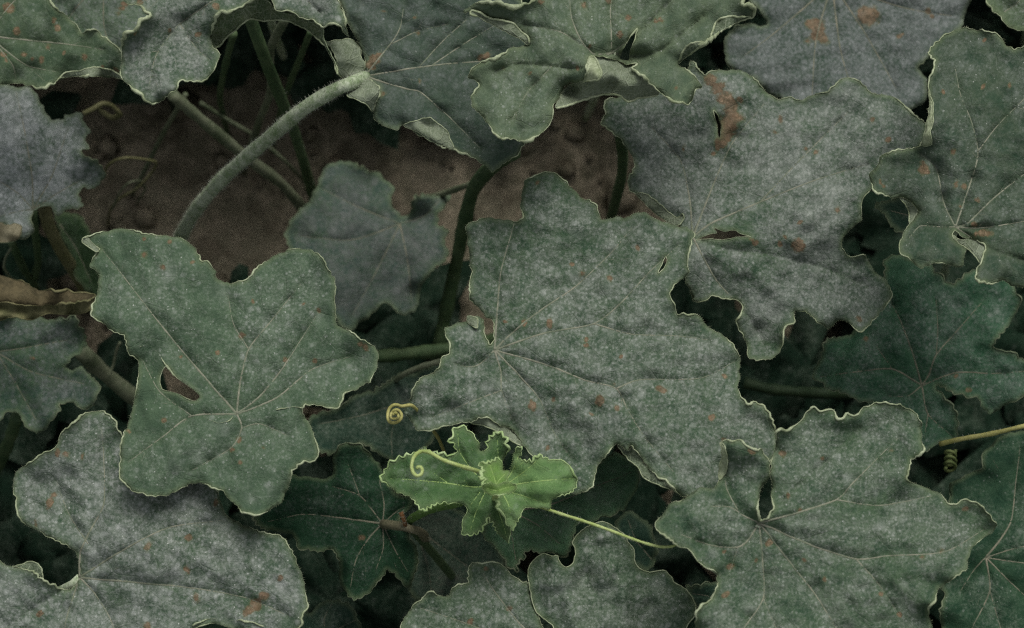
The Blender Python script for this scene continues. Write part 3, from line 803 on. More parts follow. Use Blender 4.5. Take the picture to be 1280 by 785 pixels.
# top-centre folded leaf
leaf('vine_leaf', 'crumpled green leaf at top centre with rolled-up pale margins', 'leaf',
  [(580,15),(590,6),(605,3),(625,4),(640,8),(650,8),(660,5),(667,0),(674,-10),(700,-35),(760,-45),(850,-40),(925,-20),(929,5),(938,6),(943,12),(940,20),(920,28),(905,37),(888,48),(870,62),(856,72),(848,80),(858,87),(872,99),(877,108),(868,113),(866,121),(860,132),(845,126),(825,118),(810,100),(795,90),(790,85),(796,80),(785,80),(772,76),(755,70),(742,70),(735,73),(735,95),(725,102),(710,106),(700,120),(693,130),(690,150),(680,163),(665,175),(650,176),(640,174),(625,172),(612,158),(600,143),(591,133),(590,120),(598,107),(594,100),(585,97),(590,87),(603,78),(620,73),(633,65),(640,59),(650,58),(660,55),(660,47),(650,38),(640,29),(625,25),(612,23),(600,16),(590,13)],
  0.475, (764,66),
  [[(742,68),(725,48),(714,20),(711,-20)], [(764,40),(763,10),(770,-25)], ['b',(738,62),(700,40),(655,30)], [(730,85),(690,83),(650,80),(620,88)], [(800,40),(840,0),(870,-30)], ['b',(690,83),(660,115),(640,150)], [(800,70),(830,60),(880,20)]],
  tilt=(0, -0.08),
  holes=[[(775,72),(783,54),(791,42),(797,35),(793,50),(788,62),(786,75)]],
  spots=[(775,43,5),(730,7,6),(761,2,5),(737,58,4),(785,22,5),(663,91,5),(845,110,4),(676,2,5),(826,25,6),(820,26,5),(755,73,4),(722,85,4)],
  flaps=[([(735,73),(742,70),(755,70),(772,76),(785,80),(796,80),(790,85),(795,90),(810,100),(825,118),(800,122),(787,127),(775,120),(755,118),(735,123),(715,130),(694,135),(700,120),(710,106),(725,102),(735,95)],
            [(694,133),(700,120),(710,106),(725,102),(735,95),(735,73),(755,70),(772,76),(796,80),(795,90),(810,100),(825,118)], -0.014, M_UNDER, 26),
         ([(735,73),(742,71),(748,80),(752,92),(748,99),(737,101),(728,103),(732,95)], [(735,73),(735,95),(728,103)], 0.003, M_EDGE),
         ([(612,23),(625,25),(640,29),(650,38),(660,47),(660,56),(648,48),(632,40),(618,33),(600,22),(588,18),(590,13),(600,16)], [(600,20),(618,33),(632,40),(648,48),(660,56)], 0.005, M_UNDER, 14),
         ([(848,80),(853,66),(862,56),(872,53),(884,51),(889,43),(895,27),(905,22),(920,21),(938,21),(920,28),(905,37),(888,48),(870,62),(856,72)], [(848,80),(856,72),(870,62),(888,48),(905,37),(920,28),(938,21)], 0.004, M_UNDER_DARK, 14)],
  bumps=[(740,80,40,0.014),(640,150,50,0.012),(620,110,40,-0.010),(650,40,30,0.008),(870,100,30,-0.006),(910,20,40,0.008)],
  mild=0.36, rust=0.4, speck=0.6, curl=0.008, ridge=0.009, edge_r=0.0007, mid=(0.098,0.132,0.080), dark=(0.050,0.080,0.050))

leaf('vine_leaf', 'dark grey-green leaf at top left of centre with a reddish midrib and curled stalk end', 'leaf',
  [(423,-5),(430,15),(437,35),(445,50),(452,63),(456,78),(450,95),(462,100),(473,108),(474,118),(468,130),(467,147),(477,157),(497,162),(505,157),(520,165),(540,177),(560,185),(575,191),(588,195),(606,206),(616,215),(630,205),(647,193),(656,177),(668,140),(670,60),(650,0),(620,-30),(500,-40),(430,-30)],
  0.42, (456,96),
  [[(500,88),(560,80),(602,77),(650,72)], [(478,68),(492,50),(501,32),(506,-5)], ['b',(490,55),(520,40),(560,30)], [(446,55),(447,25),(452,-5)], [(510,112),(525,115),(560,145),(600,185)], ['b',(540,82),(580,55),(630,25)], ['b',(525,83),(555,50),(600,10)]],
  tilt=(0.02, 0.02), spots=[(463,82,8),(468,75,8),(473,69,6),(607,70,8),(600,72,5),(522,41,5),(478,118,6),(525,102,5),(480,14,5),(518,22,4)],
  flaps=[([(405,50),(410,52),(420,50),(435,48),(445,54),(452,63),(451,70),(456,80),(452,95),(449,105),(442,112),(432,102),(423,93),(422,80),(417,66)], [(445,54),(452,63),(456,80),(452,95),(449,105)], 0.010, M_UNDER, 40),
         ([(450,96),(462,100),(473,108),(474,118),(468,130),(466,139),(458,131),(445,124),(434,119),(440,110)], [(462,100),(473,108),(474,118),(468,130),(466,139)], 0.008, M_UNDER, 30),
         ([(505,157),(512,153),(525,150),(537,147),(548,155),(558,163),(564,175),(567,186),(555,183),(540,177),(520,165)], [(505,157),(520,165),(540,177),(555,183),(567,186)], 0.004, M_UNDER, 14)],
  petiole=[(440,104,0.424),(420,112,0.42),(380,136,0.40),(330,178,0.35),(280,222,0.28),(245,262,0.20),(225,298,0.11),(215,330,-0.01)], stalk_r=0.0053, stalk_hair=5500,
  mild=0.42, rust=0.3, speck=0.35, curl=0.003, mid=(0.055,0.08,0.056), dark=(0.030,0.052,0.036), film=(0.088,0.106,0.094), powder=(0.18,0.20,0.19))

leaf('vine_leaf', 'grey mildewed leaf at top left whose margin arches over a dark hollow', 'leaf',
  [(152,98),(152,80),(152,60),(156,42),(168,37),(176,27),(186,22),(187,17),(180,13),(172,7),(158,4),(150,-12),(180,-45),(300,-60),(400,-45),(418,-15),(425,5),(431,25),(436,46),(428,38),(422,29),(412,31),(402,33),(390,25),(375,20),(360,14),(345,12),(338,-3),(326,-6),(315,0),(300,9),(285,15),(272,18),(267,30),(264,45),(266,59),(272,62),(276,68),(271,82),(258,98),(240,102),(227,101),(221,112),(210,118),(200,127),(190,129),(182,125),(170,114),(160,105)],
  0.445, (330,-30),
  [[(270,0),(225,30),(195,70),(185,115)], [(250,-10),(200,-5),(165,8)], ['b',(225,30),(245,60),(262,75)], [(370,-10),(400,15)]],
  spots=[(169,41,4),(248,43,5),(175,3,5),(270,8,6),(212,38,4)],
  flaps=[([(266,59),(264,45),(267,30),(272,18),(285,15),(300,9),(315,0),(326,-6),(338,-3),(345,12),(360,14),(375,20),(390,25),(402,33),(406,52),(420,80),(422,93),(416,76),(404,56),(388,40),(370,30),(350,24),(330,26),(312,24),(296,36),(282,48),(274,58)],
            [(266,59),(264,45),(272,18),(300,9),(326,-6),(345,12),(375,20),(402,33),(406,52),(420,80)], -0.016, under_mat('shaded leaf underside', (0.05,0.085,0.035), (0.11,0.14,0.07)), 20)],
  bumps=[(230,50,35,-0.014),(180,80,30,0.008),(270,75,25,0.010),(330,0,50,0.014)], mild=1.0, rust=0.25, speck=0.25, curl=0.009, ridge=0.009, film=(0.145,0.165,0.142), edge_r=0.0006, grain=0.8)

leaf('vine_leaf', 'green leaf in the top left corner dotted with rust-brown spots', 'leaf',
  [(58,-5),(70,10),(85,22),(97,32),(102,40),(113,37),(122,38),(125,45),(135,50),(145,57),(151,65),(160,85),(158,100),(150,97),(138,96),(115,95),(90,96),(75,98),(68,104),(50,110),(40,108),(20,104),(0,105),(-40,100),(-45,-30),(40,-35)],
  0.385, (-15,45), [[(30,50),(80,55),(130,62)], [(10,10),(40,-20)], [(30,80),(70,90)], [(15,80),(20,100)]],
  spots=[(11,10,8),(21,39,6),(67,25,6),(72,35,5),(105,71,6),(145,88,6),(60,58,6),(80,66,4),(30,68,5),(52,75,6),(4,68,5),(128,85,4),(40,74,4),(8,76,4)],
  flaps=[([(68,104),(75,98),(90,96),(115,95),(138,96),(155,99),(140,88),(120,84),(100,88),(80,92)], [(68,104),(90,96),(115,95),(138,96),(155,99)], 0.003, M_UNDER, 14)],
  mild=0.22, rust=0.5, speck=0.2, curl=0.008, mid=(0.066,0.098,0.056), dark=(0.034,0.062,0.036), edge_r=0.0005)

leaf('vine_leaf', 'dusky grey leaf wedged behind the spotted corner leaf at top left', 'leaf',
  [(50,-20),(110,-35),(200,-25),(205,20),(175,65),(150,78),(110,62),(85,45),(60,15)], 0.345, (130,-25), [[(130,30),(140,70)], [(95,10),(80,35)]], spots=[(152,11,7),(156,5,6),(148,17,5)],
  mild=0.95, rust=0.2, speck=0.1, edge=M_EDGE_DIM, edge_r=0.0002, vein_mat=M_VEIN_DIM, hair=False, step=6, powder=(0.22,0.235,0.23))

leaf('vine_leaf', 'bluish grey toothed leaf lying lower at the left edge', 'leaf',
  [(0,105),(35,108),(46,116),(52,130),(60,146),(75,150),(82,145),(90,142),(100,141),(105,150),(108,158),(112,165),(107,172),(111,185),(103,190),(106,196),(115,198),(125,207),(132,217),(127,229),(117,236),(105,235),(99,242),(103,255),(97,263),(85,262),(74,268),(68,266),(60,259),(50,259),(41,263),(41,275),(44,287),(38,294),(30,300),(18,296),(5,280),(-20,288),(-45,150),(-25,108)],
  0.275, (41,262), [[(40,220),(30,160),(20,115)], [(65,220),(85,160)], [(75,240),(115,218)], [(20,240),(-20,215)], [(20,265),(-15,275)]],
  mild=1.12, rust=0.0, speck=0.25, grain=1.2, powder=(0.40,0.425,0.412), film=(0.20,0.222,0.212), edge=M_EDGE_DIM, edge_r=0.00018, vein_mat=M_VEIN_DIM, vein_r=0.0006, teeth=1.6, hair=False, minor=False, petiole=[(44,290,0.235),(48,325,0.18),(42,350,0.09),(38,365,-0.01)], stalk_mat=M_STEM_GREEN,
  step=5, flaps=[([(0,278),(8,281),(18,280),(27,283),(27,295),(20,301),(8,304),(-6,303),(-6,290)], [(8,281),(18,280),(27,283)], 0.002, plain_mat('withered tissue', (0.10,0.09,0.05), (0.22,0.20,0.13), 80), 14)])

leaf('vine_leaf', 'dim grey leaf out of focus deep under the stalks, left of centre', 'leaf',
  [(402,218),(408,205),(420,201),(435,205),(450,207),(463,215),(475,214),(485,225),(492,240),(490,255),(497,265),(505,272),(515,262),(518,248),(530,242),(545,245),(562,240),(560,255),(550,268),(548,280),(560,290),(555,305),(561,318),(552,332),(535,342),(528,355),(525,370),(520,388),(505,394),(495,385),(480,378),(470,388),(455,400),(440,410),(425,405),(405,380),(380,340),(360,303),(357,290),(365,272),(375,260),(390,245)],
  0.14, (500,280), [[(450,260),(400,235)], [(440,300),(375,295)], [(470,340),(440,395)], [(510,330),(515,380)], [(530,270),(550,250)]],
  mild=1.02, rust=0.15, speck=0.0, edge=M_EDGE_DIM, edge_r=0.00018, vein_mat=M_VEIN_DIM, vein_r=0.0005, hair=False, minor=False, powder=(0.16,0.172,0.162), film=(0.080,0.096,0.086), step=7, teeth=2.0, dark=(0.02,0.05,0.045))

leaf('vine_leaf', 'two-toned dark leaf at the left edge below the withered brown leaf', 'leaf',
  [(-10,398),(40,397),(80,398),(92,394),(97,405),(107,413),(107,428),(100,440),(93,447),(81,458),(90,462),(101,458),(112,468),(123,480),(122,500),(118,508),(105,508),(93,504),(82,502),(75,508),(72,518),(64,528),(58,537),(47,543),(40,537),(30,530),(26,520),(18,516),(8,517),(0,525),(-30,522),(-45,420)],
  0.245, (-5,440), [[(30,435),(85,425)], [(40,465),(105,480)], [(20,480),(45,525)]],
  spots=[(41,448,5)], film=(0.085,0.100,0.092), powder=(0.23,0.245,0.24), mild=0.72, rust=0.1, speck=0.15, edge=M_EDGE_DIM, edge_r=0.00018, vein_mat=M_VEIN_DIM, vein_r=0.0005, hair=False, minor=False, teeth=1.8, dark=(0.015,0.045,0.033), step=5)

M_DEAD = plain_mat('dead leaf', (0.036,0.031,0.014), (0.088,0.072,0.036), 70, 0.85, bump=0.8)
M_DEAD2 = plain_mat('dying leaf', (0.07,0.075,0.03), (0.17,0.16,0.08), 60, 0.85, bump=0.8)
leaf('withered_leaf', 'withered brown curled leaf edge at the far left', 'leaf',
  [(-25,338),(0,343),(15,347),(30,352),(45,360),(60,363),(85,364),(105,367),(118,368),(115,374),(98,377),(60,382),(30,381),(0,377),(-25,376)],
  0.315, (-18,360), [], flaps=[([(-22,372),(0,374),(10,379),(30,376),(45,380),(60,380),(75,381),(100,376),(117,373),(117,386),(96,393),(60,392),(40,400),(15,396),(0,400),(-22,400)], [(-22,374),(30,378),(60,380),(117,373)], -0.010, M_DEAD2, 20)],
  mat=M_DEAD, under=M_DEAD, edge=M_DEAD2, edge_r=0.0004, hair=False, wave=0.003, puck=0.002, curl=0.003)

leaf('vine_leaf', 'grey-green leaf at the bottom edge, two overlapping lobes under the tendril', 'leaf',
  [(500,788),(508,768),(522,752),(537,740),(548,743),(560,746),(566,735),(575,730),(584,727),(586,715),(590,703),(605,704),(622,704),(632,712),(645,722),(655,728),(661,730),(664,745),(668,760),(676,775),(682,792),(700,835),(560,850),(490,830)],
  0.375, (690,815), [[(650,780),(615,735),(600,710)], [(640,800),(570,775),(525,760)]], spots=[(607,711,5),(637,760,5),(588,777,6),(560,790,5)],
  flaps=[([(661,726),(660,715),(663,705),(672,696),(680,692),(690,695),(697,695),(700,703),(705,709),(713,707),(718,698),(719,685),(715,678),(722,668),(733,659),(745,654),(757,653),(768,659),(780,668),(786,678),(793,687),(793,700),(800,711),(812,715),(830,713),(838,720),(843,728),(855,735),(864,745),(870,758),(867,772),(858,783),(850,812),(760,850),(700,840),(692,785),(680,775),(671,765),(665,750),(663,738)],
            [(700,840),(760,850)], 0.0012, None, 60)],
  mild=0.92, rust=0.4, speck=0.8, curl=0.003)

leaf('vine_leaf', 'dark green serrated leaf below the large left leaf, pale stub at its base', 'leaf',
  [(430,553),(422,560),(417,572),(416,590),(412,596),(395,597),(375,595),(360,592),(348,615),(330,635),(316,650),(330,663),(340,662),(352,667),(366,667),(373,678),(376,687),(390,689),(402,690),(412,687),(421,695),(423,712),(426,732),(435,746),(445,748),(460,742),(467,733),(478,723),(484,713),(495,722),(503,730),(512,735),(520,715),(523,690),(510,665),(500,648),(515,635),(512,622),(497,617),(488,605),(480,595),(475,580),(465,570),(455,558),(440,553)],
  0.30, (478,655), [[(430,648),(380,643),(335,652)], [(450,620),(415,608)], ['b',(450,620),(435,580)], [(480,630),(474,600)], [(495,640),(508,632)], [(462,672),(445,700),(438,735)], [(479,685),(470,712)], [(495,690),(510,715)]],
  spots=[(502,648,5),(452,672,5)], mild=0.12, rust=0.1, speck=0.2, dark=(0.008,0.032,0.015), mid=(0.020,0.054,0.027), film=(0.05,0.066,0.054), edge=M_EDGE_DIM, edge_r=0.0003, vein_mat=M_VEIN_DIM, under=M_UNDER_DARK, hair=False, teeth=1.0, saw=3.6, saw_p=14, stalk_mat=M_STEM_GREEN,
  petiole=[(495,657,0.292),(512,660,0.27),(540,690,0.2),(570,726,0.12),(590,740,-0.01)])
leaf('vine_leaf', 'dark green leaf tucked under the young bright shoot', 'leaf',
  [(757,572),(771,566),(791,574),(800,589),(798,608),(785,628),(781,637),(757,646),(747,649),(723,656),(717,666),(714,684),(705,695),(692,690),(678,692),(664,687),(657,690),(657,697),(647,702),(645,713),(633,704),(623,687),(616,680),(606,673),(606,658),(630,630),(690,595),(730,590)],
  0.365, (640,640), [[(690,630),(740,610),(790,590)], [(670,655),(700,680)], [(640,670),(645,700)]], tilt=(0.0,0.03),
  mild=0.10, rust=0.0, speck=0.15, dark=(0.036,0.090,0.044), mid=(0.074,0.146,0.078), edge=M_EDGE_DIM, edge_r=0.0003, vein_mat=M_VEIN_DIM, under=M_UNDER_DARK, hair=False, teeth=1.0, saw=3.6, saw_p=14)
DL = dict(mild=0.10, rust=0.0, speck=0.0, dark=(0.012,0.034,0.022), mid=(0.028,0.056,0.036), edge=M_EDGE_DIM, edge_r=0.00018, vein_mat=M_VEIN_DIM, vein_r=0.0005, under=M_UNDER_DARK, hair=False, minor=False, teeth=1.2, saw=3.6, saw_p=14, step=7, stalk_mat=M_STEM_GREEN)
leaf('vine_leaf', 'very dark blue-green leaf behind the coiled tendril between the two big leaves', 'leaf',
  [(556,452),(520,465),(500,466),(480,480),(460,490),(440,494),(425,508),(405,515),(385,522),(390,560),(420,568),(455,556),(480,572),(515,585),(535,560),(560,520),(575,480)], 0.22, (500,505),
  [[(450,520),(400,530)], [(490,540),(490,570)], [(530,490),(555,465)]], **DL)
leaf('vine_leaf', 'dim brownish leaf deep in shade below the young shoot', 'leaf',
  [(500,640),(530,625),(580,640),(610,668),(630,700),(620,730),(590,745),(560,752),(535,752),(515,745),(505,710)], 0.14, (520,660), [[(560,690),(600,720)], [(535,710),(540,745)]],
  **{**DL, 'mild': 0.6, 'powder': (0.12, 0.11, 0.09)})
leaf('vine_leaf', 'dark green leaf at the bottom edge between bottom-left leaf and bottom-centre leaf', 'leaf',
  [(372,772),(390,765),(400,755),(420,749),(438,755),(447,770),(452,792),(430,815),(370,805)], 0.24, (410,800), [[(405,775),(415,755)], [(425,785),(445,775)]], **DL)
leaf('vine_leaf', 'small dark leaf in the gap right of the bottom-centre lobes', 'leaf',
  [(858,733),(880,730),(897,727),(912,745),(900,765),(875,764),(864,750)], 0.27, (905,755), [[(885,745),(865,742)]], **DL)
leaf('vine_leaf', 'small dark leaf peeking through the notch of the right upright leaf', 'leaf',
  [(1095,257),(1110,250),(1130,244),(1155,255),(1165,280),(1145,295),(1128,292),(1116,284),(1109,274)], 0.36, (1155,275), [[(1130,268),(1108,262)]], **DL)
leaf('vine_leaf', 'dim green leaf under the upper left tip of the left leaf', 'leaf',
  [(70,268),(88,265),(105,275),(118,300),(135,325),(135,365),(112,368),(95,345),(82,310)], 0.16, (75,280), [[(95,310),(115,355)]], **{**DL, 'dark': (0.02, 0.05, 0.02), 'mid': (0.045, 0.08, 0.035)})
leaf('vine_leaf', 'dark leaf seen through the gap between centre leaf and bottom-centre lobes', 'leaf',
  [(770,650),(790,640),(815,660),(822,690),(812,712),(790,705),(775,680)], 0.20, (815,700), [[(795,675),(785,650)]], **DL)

# ------------------------------------------------------------------ young shoot
M_YOUNG = leaf_mat('young leaf', mild=0.10, rust=0.0, speck=0.25, dark=(0.030,0.074,0.026), mid=(0.076,0.142,0.054))
M_YOUNG_R = leaf_mat('youngest leaf', mild=0.06, rust=0.0, speck=0.15, dark=(0.060,0.130,0.042), mid=(0.128,0.222,0.084))
M_BUD = leaf_mat('bud leaf', mild=0.10, rust=0.0, speck=0.2, dark=(0.050,0.110,0.026), mid=(0.120,0.215,0.056))
YU = under_mat('young underside', (0.12, 0.19, 0.06), (0.22, 0.30, 0.13))
YK = dict(edge=M_EDGE_YOUNG, edge_r=0.00042, vein_mat=M_VEIN_YOUNG, vein_r=0.0006, under=YU, teeth=0.8, teeth_p=11, saw=4.2, saw_p=10.5, step=3.5, wave=0.003, ridge=0.004, curl=0.003, wl=90, stalk_mat=M_TENDRIL, stalk_r=0.0018)
leaf('young_leaf', 'bright fresh green young leaf spread left and downward below the centre leaf', 'leaf',
  [(475,598),(480,592),(485,580),(498,573),(511,569),(521,564),(530,559),(539,564),(548,566),(557,568),(568,569),(571,565),(567,556),(562,551),(566,540),(572,533),(586,536),(591,545),(598,550),(601,563),(608,563),(610,551),(617,543),(623,540),(633,549),(635,564),(629,575),(622,592),(622,612),(630,640),(638,668),(636,680),(628,671),(622,666),(615,653),(609,650),(604,663),(595,668),(580,668),(578,656),(582,643),(581,635),(572,630),(557,628),(544,630),(529,638),(521,630),(511,620),(496,615),(485,605)],
  0.41, (612,606), [[(595,609),(540,602),(485,598)], [(592,590),(575,565),(572,540)], [(604,620),(595,640),(588,662)], [(620,630),(634,672)], [(622,585),(622,550)], ['b',(560,604),(540,590)], ['b',(600,615),(588,632)]],
  mat=M_YOUNG, tilt=(-0.02, 0.02), bumps=[(575,550,30,0.006),(530,600,40,0.004)], minor=True, **YK)
leaf('young_leaf', 'bright yellow-green youngest leaf unfolding on the right of the shoot', 'leaf',
  [(622,612),(630,600),(638,586),(643,566),(651,557),(653,564),(649,573),(664,575),(673,569),(689,574),(705,578),(716,588),(721,597),(720,605),(715,615),(699,621),(691,625),(687,635),(671,635),(656,636),(652,643),(643,656),(641,661),(633,653),(626,640),(622,628)],
  0.43, (625,612), [[(650,605),(680,601),(715,598)], [(640,590),(648,570)], [(635,630),(640,652)], [(655,590),(672,575)], [(655,620),(683,630)]],
  mat=M_YOUNG_R, tilt=(0.03, 0.0), minor=True, **YK)
leaf('bud_leaf', 'tiny crinkled yellow-green leaf bud at the heart of the shoot', 'leaf',
  [(599,578),(606,579),(613,577),(618,575),(623,573),(628,579),(629,588),(636,589),(634,595),(637,602),(630,607),(618,610),(609,610),(603,606),(606,600),(600,597),(603,589)],
  0.463, (620,606), [[(616,592),(612,580)], [(626,598),(632,592)]], mat=M_BUD, tilt=(0.35, -0.75), minor=False, **{**YK, 'step': 2.5, 'puck': 0.0004, 'wl': 40, 'wave': 0.0012, 'saw': 3.2, 'saw_p': 6.5, 'edge_r': 0.0005})
leaf('bud_leaf', 'smallest folded leaf at the foot of the bud', 'leaf',
  [(603,606),(612,604),(622,606),(633,602),(640,604),(646,606),(645,613),(636,617),(623,618),(610,618),(604,613)],
  0.474, (622,614), [[(632,610),(642,608)], [(614,612),(607,610)]], mat=M_BUD, tilt=(-0.25, 0.7), minor=False, **{**YK, 'step': 2.5, 'puck': 0.0004, 'wl': 40, 'wave': 0.0012, 'saw': 2.6, 'saw_p': 6.0, 'edge_r': 0.0005})

# ------------------------------------------------------------------ tendrils
Z = 0.47
stem('tendril', 'pale green tendril hooked into a curl over the young left leaf', 'tendril',
  [(521,586,Z),(522.5,583.5,Z),(526,584,Z),(528,588,Z),(526.5,593,Z),(521,595,Z),(516,590,Z),(514.5,582,Z),(516.5,573,Z),(521,567,Z),(528,564,Z),(538,566,Z+.003),(554,575,Z+.004),(577,583,Z),(600,590,.45),(612,598,.44)], 0.0010, M_TENDRIL, 60, sides=8, taper=1.35)
stem('tendril', 'long thin yellow-green tendril stretching right from the shoot to the bottom right leaf', 'tendril',
  [(858,684,.437),(850,679,.452),(840,683,.452),(826,683.5,.45),(808,679.5,.448),(786,672,.445),(760,662,.44),(730,651.5,.436),(700,642,.43),(680,635,.425),(650,625,.41)], 0.0008, M_TENDRIL, 150, sides=8, taper=1.25)
sp = []
for i in range(44):
    a = math.radians(-50) - i / 43 * 2 * math.pi * 2.35
    r = 13.5 - 11.0 * (i / 43) ** 0.75
    sp.append((494 + r * math.cos(a) * 0.93 + 0.7 * math.sin(2.1 * a + 1), 519 + r * math.sin(a) + 0.8 * math.sin(1.3 * a), 0.425 + 0.010 * i / 43 + 0.001 * math.sin(3 * a)))
stem('tendril', 'tightly coiled yellow-green tendril beside the left lobe of the centre leaf', 'tendril',
  [(556,567,.35),(548,548,.37),(541,538,.385),(528,520,.40),(515,507,.418)] + sp, 0.0011, M_TENDRIL_OLD, 0, sides=8, taper=0.8)
stem('tendril', 'straight thin green stalk entering from the right edge over dark ground', 'tendril',
  [(1175,555,.30),(1200,549,.31),(1240,542,.32),(1282,532,.33),(1330,521,.31)], 0.0016, M_TENDRIL_OLD, 120, sides=8)
sp = []
for i in range(50):
    a = i / 49 * 2 * math.pi * 3.6
    sp.append((1188 + 6.5 * math.cos(a), 563 + 24 * i / 49 + 4.0 * math.sin(a), 0.27 - 0.004 * math.sin(a)))
stem('tendril', 'springy olive coil hanging under the straight green stalk at right', 'tendril', sp, 0.0011, plain_mat('olive tendril', (0.07,0.10,0.03), (0.14,0.17,0.06)), 0, sides=8)
stem('tendril', 'thin ochre tendril looping over the bare soil at upper left', 'tendril',
  [(130,222,.10),(134,208,.13),(145,200,.14),(160,197,.14),(180,199,.13),(195,203,.12),(190,215,.10),(172,235,.08),(150,248,.06),(138,262,.04),(134,285,.0)], 0.0011, M_STEM_YELLOW, sides=8)
stem('tendril', 'small wilted yellow bloom stalk above the soil at upper left', 'tendril',
  [(104,142,.20),(118,135,.20),(128,129,.20),(140,132,.19),(150,143,.18),(140,147,.16),(128,140,.12),(124,135,0.0)], 0.0020, M_STEM_YELLOW, sides=8)

# ------------------------------------------------------------------ free stalks
stem('stalk', 'dark green stalk leaning steeply behind the thick pale stalk', 'stalk', [(312,20,.40),(330,70,.34),(350,120,.27),(368,165,.2),(380,205,.13),(390,240,.06),(392,255,-.01)], 0.0042, M_STEM_GREEN, 250)
stem('stalk', 'dull green stalk crossing low beneath the thick pale stalk toward the dim leaf', 'stalk', [(215,118,.22),(238,138,.2),(270,165,.17),(310,198,.13),(350,228,.09),(376,258,.04),(380,270,-.01)], 0.0044, M_STEM_DULL)
stem('stalk', 'thin dull stalk rising steeply at upper left beside the hollow', 'stalk', [(358,22,.33),(338,62,.28),(338,115,.2),(325,150,.13),(312,190,.06),(305,215,-.01)], 0.0030, M_STEM_DULL)
stem('stalk', 'faint green stalk inside the dark hollow', 'stalk', [(292,42,.35),(282,80,.26),(275,120,.16),(280,148,.07),(285,170,-.01)], 0.0024, M_STEM_GREEN)
stem('stalk', 'thin olive stalk slanting over the soil at upper left', 'stalk', [(232,118,.2),(222,136,.17),(205,165,.12),(190,195,.08),(175,225,.04),(165,245,-.01)], 0.0019, M_STEM_DULL)
stem('stalk', 'tall dark green stalk bending left of the centre leaf', 'stalk', [(640,190,.36),(608,215,.28),(590,240,.22),(578,290,.17),(568,340,.12),(555,400,.08),(548,440,.05),(545,460,-.01)], 0.0052, M_STEM_GREEN, 200)
stem('stalk', 'pale thin branch meeting the tall dark green stalk', 'stalk', [(600,226,.22),(580,233,.19),(560,240,.15),(540,246,.12),(530,255,-.01)], 0.0024, M_STEM_DULL)
stem('stalk', 'short green stalk upright in the gap above the centre leaf', 'stalk', [(775,165,.34),(778,190,.28),(777,220,.22),(770,250,.15),(762,280,.07),(760,300,-.01)], 0.0040, M_STEM_GREEN, 150)
stem('stalk', 'green horizontal runner in the dark left of the centre leaf', 'stalk', [(440,447,.10),(475,445,.10),(520,441,.10),(560,436,.10),(600,428,.09),(640,420,-.01)], 0.0052, M_STEM_GREEN)
stem('stalk', 'thin brownish stalk running to the left lobe of the centre leaf', 'stalk', [(560,450,.26),(530,457,.255),(505,468,.24),(490,480,.2),(470,500,-.01)], 0.0020, M_STEM_DULL)
stem('stalk', 'thick blurred grey-green stalk under the left leaf', 'stalk', [(98,436,.2),(118,456,.17),(140,475,.15),(165,495,.13),(200,520,.08),(230,545,-.01)], 0.0058, M_STEM_DULL)
stem('tendril', 'tiny upturned tendril on the blurred grey-green stalk', 'tendril', [(136,470,.165),(142,455,.17),(145,440,.18),(150,428,.19)], 0.0012, M_STEM_DULL, sides=8)
stem('stalk', 'yellowing broad stalk descending right of the bluish grey leaf', 'stalk', [(56,262,.24),(62,285,.22),(74,310,.19),(90,335,.15),(104,360,.10),(112,385,-.01)], 0.0046, M_STEM_YELLOW)
stem('stalk', 'thin green stalk left of the bluish leaf stalk', 'stalk', [(14,303,.22),(22,320,.19),(30,337,.15),(40,352,.10),(48,365,-.01)], 0.0028, M_STEM_GREEN)
stem('tendril', 'thin curved tendril at the far left above the withered leaf', 'tendril', [(14,310,.24),(7,322,.23),(5,335,.22),(12,346,.2),(22,352,.15),(30,360,-.01)], 0.0010, M_STEM_DULL, sides=8)
stem('stalk', 'green stalk leaning at the lower left edge in the dark', 'stalk', [(22,520,.2),(14,545,.16),(4,570,.12),(-8,595,.06),(-14,610,-.01)], 0.0044, M_STEM_GREEN)
stem('stalk', 'faint green runner in the dark gap right of the centre leaf', 'stalk', [(930,478,.03),(960,486,.03),(1000,490,.03),(1040,492,.03),(1080,495,-.01)], 0.0042, plain_mat('dark stalk', (0.012,0.028,0.010), (0.028,0.048,0.020)))
stem('stalk', 'pale stub with a frayed end at the base of the dark serrated leaf', 'stalk', [(479,655,.304),(490,656,.312),(502,658,.318),(514,661,.318),(524,664,.31),(529,668,.29),(532,675,.2),(536,682,-.01)], 0.0028, plain_mat('dead flower', (0.10,0.10,0.055), (0.17,0.155,0.095), 90), 300)
stem('stalk', 'tiny rust-orange withered flower on the pale stub', 'stalk', [(501,640,.330),(503,645,.329),(505,651,.326),(507,657,.320)], 0.0015, plain_mat('withered flower', (0.14,0.065,0.022), (0.24,0.12,0.05), 120), 120)
stem('stalk', 'bright green stalk reaching from the pale stub to the young leaf', 'stalk', [(575,628,.38),(550,634,.36),(530,640,.34),(515,648,.32),(508,656,.305)], 0.0026, plain_mat('fresh stalk', (0.06,0.13,0.025), (0.11,0.19,0.05)), 80)

stem('stalk', 'thin dim green stalk rising in the hollow, right of the dark leaning stalk', 'stalk', [(388,40,.30),(372,80,.22),(356,120,.15),(345,160,.08),(340,190,-.01)], 0.0022, M_STEM_GREEN)
stem('stalk', 'thin olive stalk lying across the soil under the thick pale stalk', 'stalk', [(250,128,.12),(285,150,.10),(322,172,.08),(360,205,.05),(385,232,-.01)], 0.0017, M_STEM_DULL)
stem('tendril', 'wispy olive tendril straying over the soil at upper left', 'tendril', [(140,262,.05),(150,240,.08),(162,228,.09),(176,226,.08),(182,236,.06),(176,246,.04),(170,256,-.01)], 0.0009, M_STEM_DULL, sides=8)

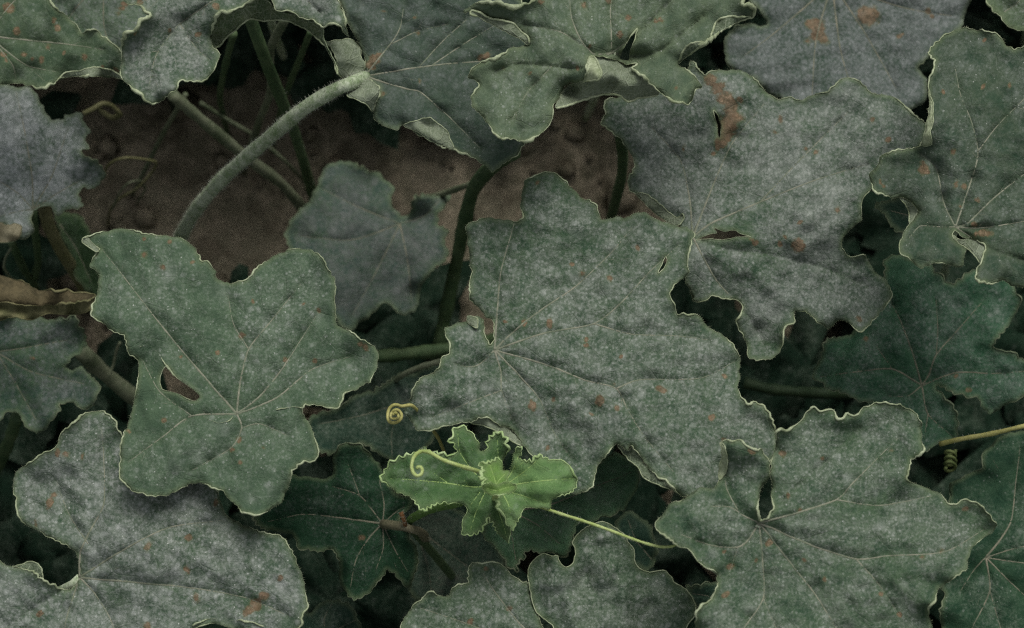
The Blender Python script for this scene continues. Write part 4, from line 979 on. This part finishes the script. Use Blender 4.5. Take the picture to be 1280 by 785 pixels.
# ------------------------------------------------------------------ foliage going on beyond the picture, leaves added to darken the gaps
def project(p):
    c = (np.asarray(p) - CPOS) @ RC
    return W / 2 + c[0] / -c[2] * W * LENS / SENSOR, Hh / 2 - c[1] / -c[2] * W * LENS / SENSOR, -c[2]

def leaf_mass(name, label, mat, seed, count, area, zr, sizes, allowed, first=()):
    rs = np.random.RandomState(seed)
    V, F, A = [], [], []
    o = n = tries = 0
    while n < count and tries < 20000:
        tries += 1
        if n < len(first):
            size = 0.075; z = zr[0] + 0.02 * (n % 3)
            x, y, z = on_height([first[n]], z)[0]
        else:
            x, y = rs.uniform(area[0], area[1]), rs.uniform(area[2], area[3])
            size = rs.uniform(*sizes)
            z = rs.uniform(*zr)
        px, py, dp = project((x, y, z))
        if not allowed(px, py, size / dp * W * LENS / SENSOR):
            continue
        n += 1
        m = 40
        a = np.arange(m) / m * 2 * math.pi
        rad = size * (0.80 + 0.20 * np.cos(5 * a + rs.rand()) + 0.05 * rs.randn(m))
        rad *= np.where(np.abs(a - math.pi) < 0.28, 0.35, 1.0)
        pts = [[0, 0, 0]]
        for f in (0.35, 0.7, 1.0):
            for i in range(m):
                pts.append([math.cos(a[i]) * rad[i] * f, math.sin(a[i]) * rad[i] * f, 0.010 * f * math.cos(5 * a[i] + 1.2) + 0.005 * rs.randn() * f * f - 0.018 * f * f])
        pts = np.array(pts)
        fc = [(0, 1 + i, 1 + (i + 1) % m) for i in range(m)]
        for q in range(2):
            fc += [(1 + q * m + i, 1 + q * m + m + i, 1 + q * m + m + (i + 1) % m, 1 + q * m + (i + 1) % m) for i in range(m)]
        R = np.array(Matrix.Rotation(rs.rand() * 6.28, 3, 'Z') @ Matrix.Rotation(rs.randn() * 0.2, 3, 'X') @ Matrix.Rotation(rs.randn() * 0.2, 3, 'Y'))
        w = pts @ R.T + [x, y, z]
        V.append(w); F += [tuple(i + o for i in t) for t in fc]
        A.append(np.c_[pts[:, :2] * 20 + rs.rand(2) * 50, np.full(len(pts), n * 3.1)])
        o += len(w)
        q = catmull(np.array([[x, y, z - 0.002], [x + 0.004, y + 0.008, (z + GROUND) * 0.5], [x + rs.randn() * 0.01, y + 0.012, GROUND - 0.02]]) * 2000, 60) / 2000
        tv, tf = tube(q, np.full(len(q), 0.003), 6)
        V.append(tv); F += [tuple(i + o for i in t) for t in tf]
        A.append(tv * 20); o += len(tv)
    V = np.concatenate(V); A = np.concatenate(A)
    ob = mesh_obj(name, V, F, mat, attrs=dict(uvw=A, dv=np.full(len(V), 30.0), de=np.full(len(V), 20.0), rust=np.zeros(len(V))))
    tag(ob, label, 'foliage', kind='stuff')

def beyond(px, py, r):
    return px < -r * 0.95 - 14 or px > W + r * 0.95 + 14 or py < -r * 0.95 - 14 or py > Hh + r * 0.95 + 14
def below(px, py, r):
    k = r * 0.55
    for x0, y0, x1, y1 in ((110, 165, 420, 330), (400, 150, 640, 330), (660, 130, 800, 290)):
        if x0 - k < px < x1 + k and y0 - k < py < y1 + k:
            return False
    return True
leaf_mass('vine_foliage', 'mass of mildewed vine leaves carrying on beyond the picture', leaf_mat('outlying foliage', mild=0.6, rust=0.2, speck=0.3), 77, 560, (-1.3, 1.3, -1.05, 1.25), (0.06, 0.36), (0.075, 0.125), beyond)
leaf_mass('gap_shade_foliage', 'dark low leaves added near the soil to black out the gaps', leaf_mat('gap shade foliage', spec=0.0, mild=0.05, rust=0.0, speck=0.0, dark=(0.008, 0.020, 0.012), mid=(0.016, 0.032, 0.020)), 31, 230, (-0.6, 0.6, -0.42, 0.62), (-0.07, 0.0), (0.05, 0.08), below, [(875,395),(975,500),(1010,460),(40,550),(88,700),(1250,420),(612,550),(40,690),(20,480),(1180,590),(850,690),(480,600),(440,720),(905,110)])  # leaves added to black out the gaps, shade put into their near-black green
